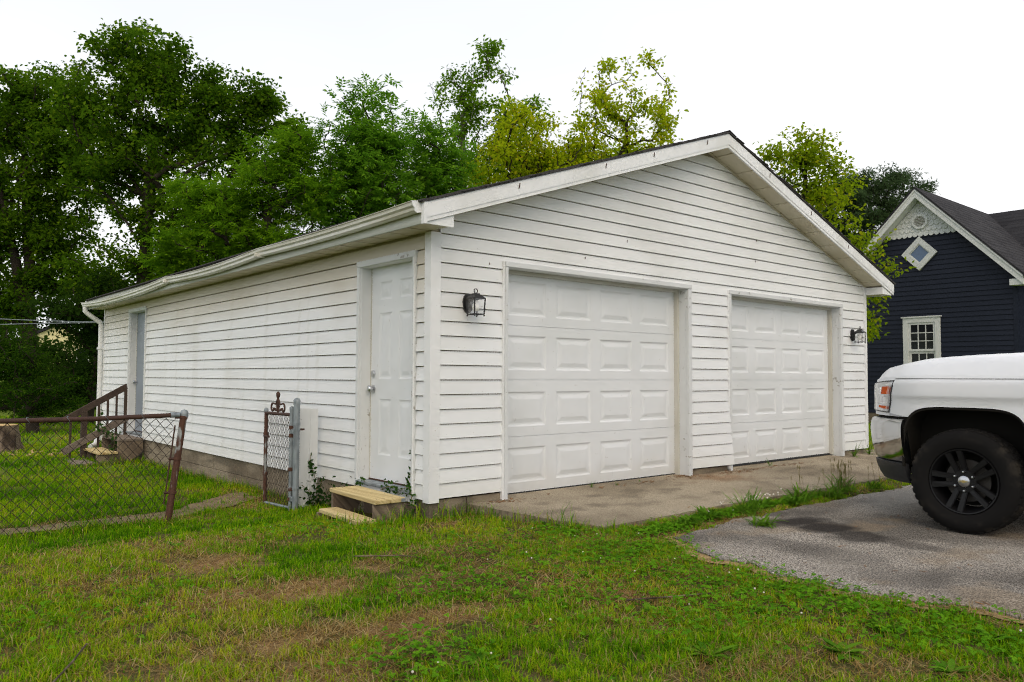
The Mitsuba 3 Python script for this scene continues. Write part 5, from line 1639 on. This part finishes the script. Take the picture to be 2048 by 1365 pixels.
GREEN = np.array([(.050, .155, .004), (.115, .290, .006), (.200, .375, .007), (.290, .405, .010), (.40, .40, .024)])
STRAW = np.array([(.44, .31, .115), (.36, .225, .075), (.54, .42, .20), (.27, .165, .06)])
gv, gf, gc, k = [], [], [], 0
sv, sf, sc_, ks = [], [], [], 0
for n, (r0, r1, dens, hs, ws) in enumerate(((2.4, 4.2, 17500, 1.0, 1.1), (4.2, 6.2, 11500, 1.0, 1.25), (6.2, 9.0, 7000, 1.05, 1.6), (9.0, 13.0, 3000, 1.1, 2.1), (13, 19, 1100, 1.15, 3.2), (19, 32, 260, 1.3, 5.0))):
    r = np.random.default_rng(100 + n)
    x, y, d = scatter(r0, r1, dens, 200 + n)
    ins = shapely.contains_xy(HARD, x, y)
    dr_ = dryness(x, y, np.exp, np.maximum)
    tuft = meshkit.fbm(np.stack([x * 3.3, y * 3.3, x * 0], 1), 3, seed=9)
    big = meshkit.fbm(np.stack([x * .8, y * .8, x * 0 + 4], 1), 3, seed=21)
    inp = shapely.contains_xy(PATHP, x, y)
    fine = meshkit.fbm(np.stack([x * 13, y * 13, x * 0 + 2], 1), 2, seed=33)
    gap = np.clip((fine - .36) * 7, .10, 1) * np.clip((tuft - .28) * 6, .25, 1)
    band = shapely.contains_xy(BAND, x, y)
    keep = ~ins & ~(band & (r.uniform(0, 1, len(x)) < .62)) & (r.uniform(0, 1, len(x)) < np.clip(1.15 - 1.0 * dr_, .05, 1) * gap) & ~(inp & (r.uniform(0, 1, len(x)) < .87))
    x, y, dd, tf, bg = x[keep], y[keep], dr_[keep], tuft[keep], big[keep]
    m = len(x)
    yard_ = np.clip((y - 1.5) / 1.5, 0, 1)
    h = .80 * hs * (.020 + .055 * tf + .03 * r.uniform(0, 1, m) * fine[keep] * 1.6) * (1 - .35 * dd) * r.uniform(.6, 1.3, m) * (1 + .35 * yard_)
    w = ws * r.uniform(.0028, .0052, m)
    v, f = blades(x, y, h, w, np.abs(r.normal(.25, .35, m)), r.uniform(0, 2 * np.pi, m), r.uniform(.1, 1.1, m), 300 + n)
    straw = r.uniform(0, 1, m) < np.clip(.06 + .80 * dd + .40 * (bg - .5) - .10 * yard_, .02, .9)
    gi = np.clip((1.25 + 4.2 * (bg - .38) - 3.0 * (tf - .5) + 2.2 * (fine[keep] - .5) + r.normal(0, .9, m)), 0, 3.99)
    i0 = gi.astype(int)
    fr = (gi - i0)[:, None]
    col = GREEN[i0] * (1 - fr) + GREEN[np.minimum(i0 + 1, 4)] * fr
    col = np.where(straw[:, None], STRAW[r.integers(0, 4, m)] * r.uniform(.7, 1.1, (m, 1)), col)
    gv.append(v)
    gf.append(f + k)
    gc.append(np.repeat(col, 5, 0))
    k += len(v)
    # dead clippings lying on the soil
    if n < 4:
        x, y, d = scatter(r0, r1, dens * .34, 400 + n)
        dd = dryness(x, y, np.exp, np.maximum)
        bg = meshkit.fbm(np.stack([x * .8, y * .8, x * 0 + 4], 1), 3, seed=21)
        keep = ~shapely.contains_xy(HARD, x, y) & (r.uniform(0, 1, len(x)) < np.clip(.06 + 1.1 * dd + .5 * (bg - .5), 0, 1))
        x, y, dd = x[keep], y[keep], dd[keep]
        m = len(x)
        v, f = blades(x, y, r.uniform(.03, .11, m), ws * r.uniform(.0022, .004, m), r.uniform(1.05, 1.5, m), r.uniform(0, 2 * np.pi, m), r.uniform(-.2, .3, m), 500 + n)
        v[:, 2] += np.repeat(r.uniform(.004, .02, m), 5)
        sv.append(v)
        sf.append(f + ks)
        sc_.append(np.repeat(STRAW[r.integers(0, 4, m)] * r.uniform(.6, 1.05, (m, 1)), 5, 0))
        ks += len(v)
# longer unmown blades along walls, steps, slab and posts
edge = [((.0, -.06), (.45, -.04), .20), ((.42, -.05), (.84, -1.36), .16), ((.36, -.05), (.78, -1.42), .10), ((-.04, 1.1), (-.04, 8.2), .12), ((-.55, .05), (-.62, 1.0), .10), ((-.40, 1.5), (-.36, 2.6), .10), ((-1.7, 1.8), (-1.45, 2.1), .10), ((.62, -2.9), (.72, -3.8), .06),
        ((.72, -3.8), (.95, -5.0), .06), ((-4.4, 1.9), (-1.7, 1.95), .11), ((-.05, 8.3), (-1.0, 8.2), .13), ((-.03, 0.02), (-.03, .25), .18), ((-.12, -.02), (-.45, .06), .15), ((-.1, 1.08), (-.45, 1.06), .16)]
r = np.random.default_rng(77)
for n, (a, b, hh) in enumerate(edge):
    Ln = math.hypot(b[0] - a[0], b[1] - a[1])
    m = int(Ln * 210)
    t = r.uniform(0, 1, m)
    x, y = a[0] + (b[0] - a[0]) * t + r.normal(0, .055, m), a[1] + (b[1] - a[1]) * t + r.normal(0, .055, m)
    kp = ~shapely.contains_xy(HARD, x, y)
    x, y = x[kp], y[kp]
    m = len(x)
    dens_ = meshkit.fbm(np.stack([x * 4, y * 4, x * 0], 1), 2, seed=2)
    h = hh * (.4 + 1.5 * dens_ * r.uniform(.4, 1.2, m))
    v, f = blades(x, y, h, r.uniform(.004, .008, m), np.abs(r.normal(.2, .25, m)), r.uniform(0, 2 * np.pi, m), r.uniform(.2, 1.2, m), 600 + n)
    col = GREEN[r.integers(0, 4, m)] * r.uniform(.8, 1.1, (m, 1))
    col = np.where((r.uniform(0, 1, m) < .15)[:, None], STRAW[r.integers(0, 4, m)], col)
    gv.append(v)
    gf.append(f + k)
    gc.append(np.repeat(col, 5, 0))
    k += len(v)
add('grass', trimesh.Trimesh(np.vstack(gv), np.vstack(gf), process=False), 'blade', False, 'patchy mown lawn grass, green mixed with dry blades', kind='stuff', color=np.vstack(gc))
add('dry_thatch', trimesh.Trimesh(np.vstack(sv), np.vstack(sf), process=False), 'blade', False, 'dead straw-coloured grass clippings lying on bare lawn patches', kind='stuff', color=np.vstack(sc_))

# clover: three leaflets on short stalks, in drifts
CL = [(.3, -1.9, .6, .35, 900), (.1, -2.6, .5, .5, 700), (.25, -3.3, .4, .5, 800), (.2, -4.0, .4, .5, 700), (-.5, -3.2, .5, .4, 600), (-1.1, -1.9, .4, .25, 450), (-.8, -2.5, .4, .3, 350), (1.15, -1.62, .35, .12, 700), (1.9, -1.52, .5, .10, 900),
      (2.6, -1.5, .5, .09, 800), (-2.9, -1.0, .6, .5, 350), (-.9, .2, .6, .5, 350), (.5, -1.15, .25, .3, 350), (-1.9, -2.75, .3, .3, 350), (-.3, -1.3, .6, .5, 500), (3.3, -1.5, .5, .08, 500)]
r = np.random.default_rng(31)
xs, ys = [], []
for a, b, rx, ry, n in CL:
    xs.append(r.normal(a, rx * .6, n))
    ys.append(r.normal(b, ry * .6, n))
x, y = np.concatenate(xs), np.concatenate(ys)
kp = ~shapely.contains_xy(unary_union([ap, drive_poly.buffer(-.10), sbox(0, 0, W, L), sbox(-.55, .05, 0, 1.1)]), x, y)
x, y = x[kp], y[kp]
m = len(x)
c = np.stack([x, y, ground_z(x, y) + r.uniform(.018, .06, m)], 1)
az = r.uniform(0, 2 * np.pi, m)
up = unit(np.stack([r.normal(0, .3, m), r.normal(0, .3, m), np.ones(m)], 1))
Pn, D, N = [], [], []
for j in range(3):
    a = az + j * 2.094
    d = np.stack([np.cos(a), np.sin(a), np.full(m, -.12)], 1)
    d = unit(d - up * (d * up).sum(1, keepdims=True))
    Pn.append(c)
    D.append(d)
    N.append(up)
Pn, D, N = np.vstack(Pn), np.vstack(D), np.vstack(N)
s_ = np.tile(r.uniform(.012, .022, m), 3)
v, f = leaves(Pn, D, N, s_, s_ * .95, .1, .08)
tn = r.uniform(0, 1, (m, 1))
col = np.tile(V3(.06, .19, .009) * (1 - tn) + V3(.15, .34, .015) * tn, (3, 1))
add('clover', trimesh.Trimesh(v, f, process=False), 'blade', False, 'low green clover leaves spreading through the lawn', kind='stuff', color=np.repeat(col, 4, 0))
fl = []
for j in r.choice(m, 42, replace=False):
    q = trimesh.creation.icosphere(1, r.uniform(.004, .0062))
    q.apply_translation((x[j], y[j], float(ground_z(x[j], y[j])) + r.uniform(.035, .06)))
    fl.append(q)
for _ in range(34):
    a, b = r.normal(2.65, .28), r.normal(-1.44, .05)
    fl.append(trimesh.creation.icosphere(1, r.uniform(.006, .010)).apply_translation((a, b, float(ground_z(a, b)) + r.uniform(.08, .14))))
mat('petal', (.62, .58, .52), .8, .2)
add('clover_flowers', cat_(fl), 'petal', label='small round white clover blossoms', kind='stuff')


# weeds: rosettes of broad leaves in the lawn
def leaf_strip(base, az, ln, wd, rise, droop, n=6):
    t = np.linspace(0, 1, n)
    prof = np.sin(np.pi * np.clip(t * .86 + .08, 0, 1)) ** .8
    prof[-1] = .02
    hx_, hy_ = math.cos(az), math.sin(az)
    cx = ln * t
    cz = rise * ln * t - droop * ln * t * t
    c = np.stack([base[0] + hx_ * cx, base[1] + hy_ * cx, base[2] + cz], 1)
    s = np.stack([np.full(n, -hy_), np.full(n, hx_), np.zeros(n)], 1) * (wd / 2 * prof)[:, None]
    v = np.vstack([c - s + [0, 0, .12 * wd], c, c + s + [0, 0, .12 * wd]])
    f = []
    for i in range(n - 1):
        for o in (0, n):
            f += [(o + i, o + i + n, o + i + n + 1), (o + i, o + i + n + 1, o + i + 1)]
    return v, np.array(f)


def rosette(x, y, size, n, seed, label, group=None, wd=.28, rise=.5, stalks=0, z=None, name='weed_rosette', col=((.06, .165, .012), (.14, .29, .02)), stalk_h=.3):
    r = np.random.default_rng(seed)
    z = float(ground_z(x, y)) + .006 if z is None else z
    vs, fs, cs, k = [], [], [], 0
    sp = .08 if n < 60 else .42
    for i in range(n):
        v, f = leaf_strip((x + r.normal(0, size * sp), y + r.normal(0, size * sp * .6), z), r.uniform(0, 6.28), size * r.uniform(.55, 1.1), size * wd * r.uniform(.7, 1.2), rise * r.uniform(.4, 1.6), rise * r.uniform(.3, .9))
        t = r.uniform(0, 1)
        vs.append(v)
        fs.append(f + k)
        cs.append(np.repeat([V3(*col[0]) * (1 - t) + V3(*col[1]) * t], len(v), 0))
        k += len(v)
    key = thing(name, label, 'weed', group)
    add(key + '__leaves', trimesh.Trimesh(np.vstack(vs), np.vstack(fs), process=False), 'blade', True, color=np.vstack(cs))
    if stalks:
        st = []
        for i in range(stalks):
            a, b = r.normal(x, size * .45), r.normal(y, size * .25)
            h = stalk_h * r.uniform(.6, 1.1)
            tip = V3(a + r.normal(0, .04), b + r.normal(0, .04), z + h)
            st.append(tube([(a, b, z), ((a + tip[0]) / 2 + r.normal(0, .008), (b + tip[1]) / 2, z + h * .5), tip], [.0020, .0018, .0016], 4, False))
            st.append(tube([tip - (0, 0, .002), tip + (0, 0, .012), tip + (0, 0, .034)], [.003, .0055, .002], 5))
        add(key + '__seed_stalks', cat_(st), 'stalk')
    return key


mat('stalk', (.17, .145, .06), .8, .2)
RG = 'broad-leaved weed rosettes in the lawn'
RL = 'flat rosette of broad green weed leaves in the mown lawn'
pts = [(-.62, -2.95, .14), (-.95, -3.55, .16), (-.15, -3.35, .13), (.05, -3.85, .15), (-.45, -3.9, .15), (-1.75, -2.95, .12), (.1, -2.85, .11), (-.35, -2.2, .11), (-1.0, -2.3, .10), (.45, -2.35, .10),
       (.35, -3.1, .12), (-2.0, .3, .10), (.3, -4.25, .14), (-.3, -4.3, .14)]
for n, (x, y, s) in enumerate(pts):
    rosette(x, y, s * .70, 20 + n % 6, 900 + n, RL, RG, .34, .42)
# clumps along the joint between apron and driveway
for n, (x, y, s, cnt, wd, ris, stk, lab) in enumerate((
        (2.36, -1.60, .17, 120, .05, 1.3, 0, 'spiky bright green grass tuft left in the joint of apron and driveway'),
        (1.45, -1.62, .12, 90, .16, .7, 0, 'low green clump nearest the lawn in the joint of apron and driveway'),
        (1.85, -1.52, .13, 90, .14, .7, 0, 'leafy low clump just left of the spiky tuft beside the driveway'),
        (1.92, -2.02, .13, 90, .10, .7, 0, 'small green clump standing alone on the driveway beside the oil stain'),
        (2.80, -1.47, .12, 80, .2, .7, 0, 'low clump with white clover in the joint before the farther door'),
        (3.45, -1.50, .15, 120, .09, .9, 6, 'large ragged weed clump in the joint with few tall seed stalks'),
        (3.15, -1.60, .13, 80, .14, .7, 0, 'low weed clump at the driveway edge before the ragged one'),
        (4.25, -1.52, .17, 130, .07, 1.1, 26, 'tall weed clump with many brown seed stalks by the truck bumper'),
        (4.75, -1.62, .13, 90, .09, .9, 3, 'green weed clump under the front bumper of the truck'),
        (3.85, -1.60, .15, 90, .10, .8, 4, 'yellowing weed clump between the two taller ones at the joint'))):
    rosette(x, y, s, cnt, 950 + n, lab, None, wd, ris, stk, .040, 'weed_clump', ((.06, .16, .012), (.14, .28, .02)), .30)
for n, (x, y, s, cnt, lab) in enumerate(((2.02, .02, .06, 14, 'tiny grass tuft at the foot of the nearer garage door, left one'), (2.35, -.03, .045, 10, 'tiny grass tuft at the foot of the nearer garage door, middle one'), (2.75, .0, .04, 9, 'tiny grass tuft at the foot of the nearer garage door, right one'),
                                         (5.25, -.05, .075, 16, 'small grass tuft at the foot of the farther garage door'), (7.35, -.12, .13, 22, 'weed tuft at the right foot of the farther garage door frame'), (7.85, -.1, .14, 22, 'weed tuft at the right corner of the garage front'))):
    rosette(x, y, s, cnt, 980 + n, lab, None, .10, 1.5, 0, float(apron_top(0, y)) + .002, 'grass_tuft', ((.06, .14, .014), (.13, .24, .025)))


# climbing vines
def vine(name, label, stems, leaf, cnt, seed, spread=.05, cols=((.018, .052, .012), (.045, .11, .022))):
    r = np.random.default_rng(seed)
    key = thing(name, label, 'vine')
    add(key + '__stem', cat_([tube(s, .0035, 5) for s in stems]), 'stalk')
    Pn, D, N = [], [], []
    for s in stems:
        s = np.array(s, float)
        Ls = np.linalg.norm(np.diff(s, axis=0), axis=1)
        tot = Ls.sum()
        for _ in range(int(cnt * tot)):
            q = r.uniform(0, tot)
            i = 0
            while q > Ls[i] and i < len(Ls) - 1:
                q -= Ls[i]
                i += 1
            p = s[i] + (s[i + 1] - s[i]) * min(q / Ls[i], 1)
            out = unit(r.normal(0, 1, 3) * [1, 1, .8] + [-.6, -.4, .1])
            Pn.append(p + r.normal(0, spread, 3) * [.6, .8, 1])
            D.append(out)
            N.append(unit(r.normal(0, .5, 3) + [-.5, -.35, .6]))
    Pn, D, N = np.array(Pn), np.array(D), np.array(N)
    N = unit(N - D * (N * D).sum(1, keepdims=True))
    m = len(Pn)
    v, f = leaves(Pn, D, N, leaf * r.uniform(.7, 1.25, m), leaf * .62 * r.uniform(.8, 1.2, m), .15, .1)
    t = r.uniform(0, 1, (m, 1))
    add(key + '__leaves', trimesh.Trimesh(v, f, process=False), 'leaf', False, color=np.repeat(V3(*cols[0]) * (1 - t) + V3(*cols[1]) * t, 4, 0), kind='stuff')


vine('ivy_vine', 'dark ivy climbing the white filler boards beside the new steps', [[(-.12, 1.90, -.12), (-.10, 1.90, .1), (-.13, 1.925, .25), (-.17, 1.93, .33), (-.165, 1.93, .43)], [(-.12, 1.88, -.1), (-.08, 1.7, .08), (-.05, 1.45, .10), (-.045, 1.2, .16)], [(-.1, 1.8, -.1), (-.07, 1.6, .0), (-.06, 1.35, .03), (-.05, 1.1, .1)],
     [(-.14, 1.9, -.08), (-.2, 1.9, .08), (-.27, 1.9, .13)], [(-.10, 1.88, -.05), (-.09, 1.85, .08), (-.1, 1.8, .18)]], .050, 110, 41, .045)
vine('ivy_vine', 'thin ivy strand hanging on the right side of the white entry door', [[(-.03, .30, .28), (.01, .32, .36), (.03, .33, .44), (.04, .335, .52), (.05, .33, .60), (.06, .345, .66)]], .040, 75, 42, .018)
vine('ivy_vine', 'ivy sprays growing over the threshold above the new steps', [[(-.03, 1.15, .20), (-.04, 1.05, .235), (-.06, 1.0, .25)], [(-.035, .75, .19), (-.05, .62, .235), (-.07, .5, .25), (-.07, .40, .245)], [(-.03, .5, .19), (-.05, .36, .24), (-.04, .28, .27), (-.05, .22, .24), (-.06, .17, .12), (-.05, .14, .02)]], .040, 120, 43, .03,
     ((.03, .085, .016), (.07, .16, .03)))
vine('ivy_vine', 'small green vine on the old stairs at the far door', [[(-.45, 8.5, -.1), (-.42, 8.55, .1), (-.40, 8.6, .22), (-.5, 9.2, .35), (-.45, 9.35, .62)], [(-.4, 8.7, -.1), (-.36, 8.65, .08)]], .075, 60, 44, .05, ((.03, .085, .016), (.07, .16, .03)))

# twigs and litter
for pts, lab in (([(-.62, -2.78, .045), (-.40, -2.90, .05), (-.22, -2.94, .04), (-.05, -2.98, .03)], 'bent pale twig lying in the lawn near the driveway'), ([(-3.02, -1.72, .05), (-3.12, -1.95, .06), (-3.22, -2.1, .04), (-3.34, -2.16, .03)], 'reddish twig lying in the grass at the lower left'),
                 ([(-1.25, -.95, .05), (-1.0, -1.12, .05), (-.92, -1.2, .04)], 'short dry twig lying in the grass left of the steps')):
    add('fallen_twig', tube(pts, [.005, .0045, .004, .003][:len(pts)], 6), 'stump_bark', True, lab, 'twig')
r = np.random.default_rng(3)
lit = []
for cx, cy, sx, sy, n in ((3.55, -.02, .10, .06, 70), (4.45, -.10, .22, .05, 60), (.78, -.10, .10, .05, 30), (5.2, -.10, .6, .03, 60), (2.0, -1.62, .5, .08, 70), (2.6, -.06, .5, .03, 30), (2.9, -2.4, .9, .5, 26), (1.2, -3.4, .4, .6, 14)):
    for _ in range(n):
        a, b = r.normal(cx, sx), r.normal(cy, sy)
        if b > .1:
            continue
        z = (float(apron_top(0, b)) if b > -1.28 else DRIVE_Z) + .004
        q = trimesh.creation.box(extents=(r.uniform(.012, .05), r.uniform(.003, .014), .002))
        q.apply_transform(trimesh.transformations.euler_matrix(r.normal(0, .25), r.normal(0, .25), r.uniform(0, 6.3)))
        lit.append(q.apply_translation((a, b, z)))
mat('dry_leaf', lambda p, n, uv: mix((.24, .13, .06), (.13, .07, .035), noise(p.x * 30, p.y * 30, 1.0)), .85, .15)
add('dry_leaf_litter', cat_(lit), 'dry_leaf', label='brown leaf scraps blown along the door feet and pavement joints', kind='stuff')
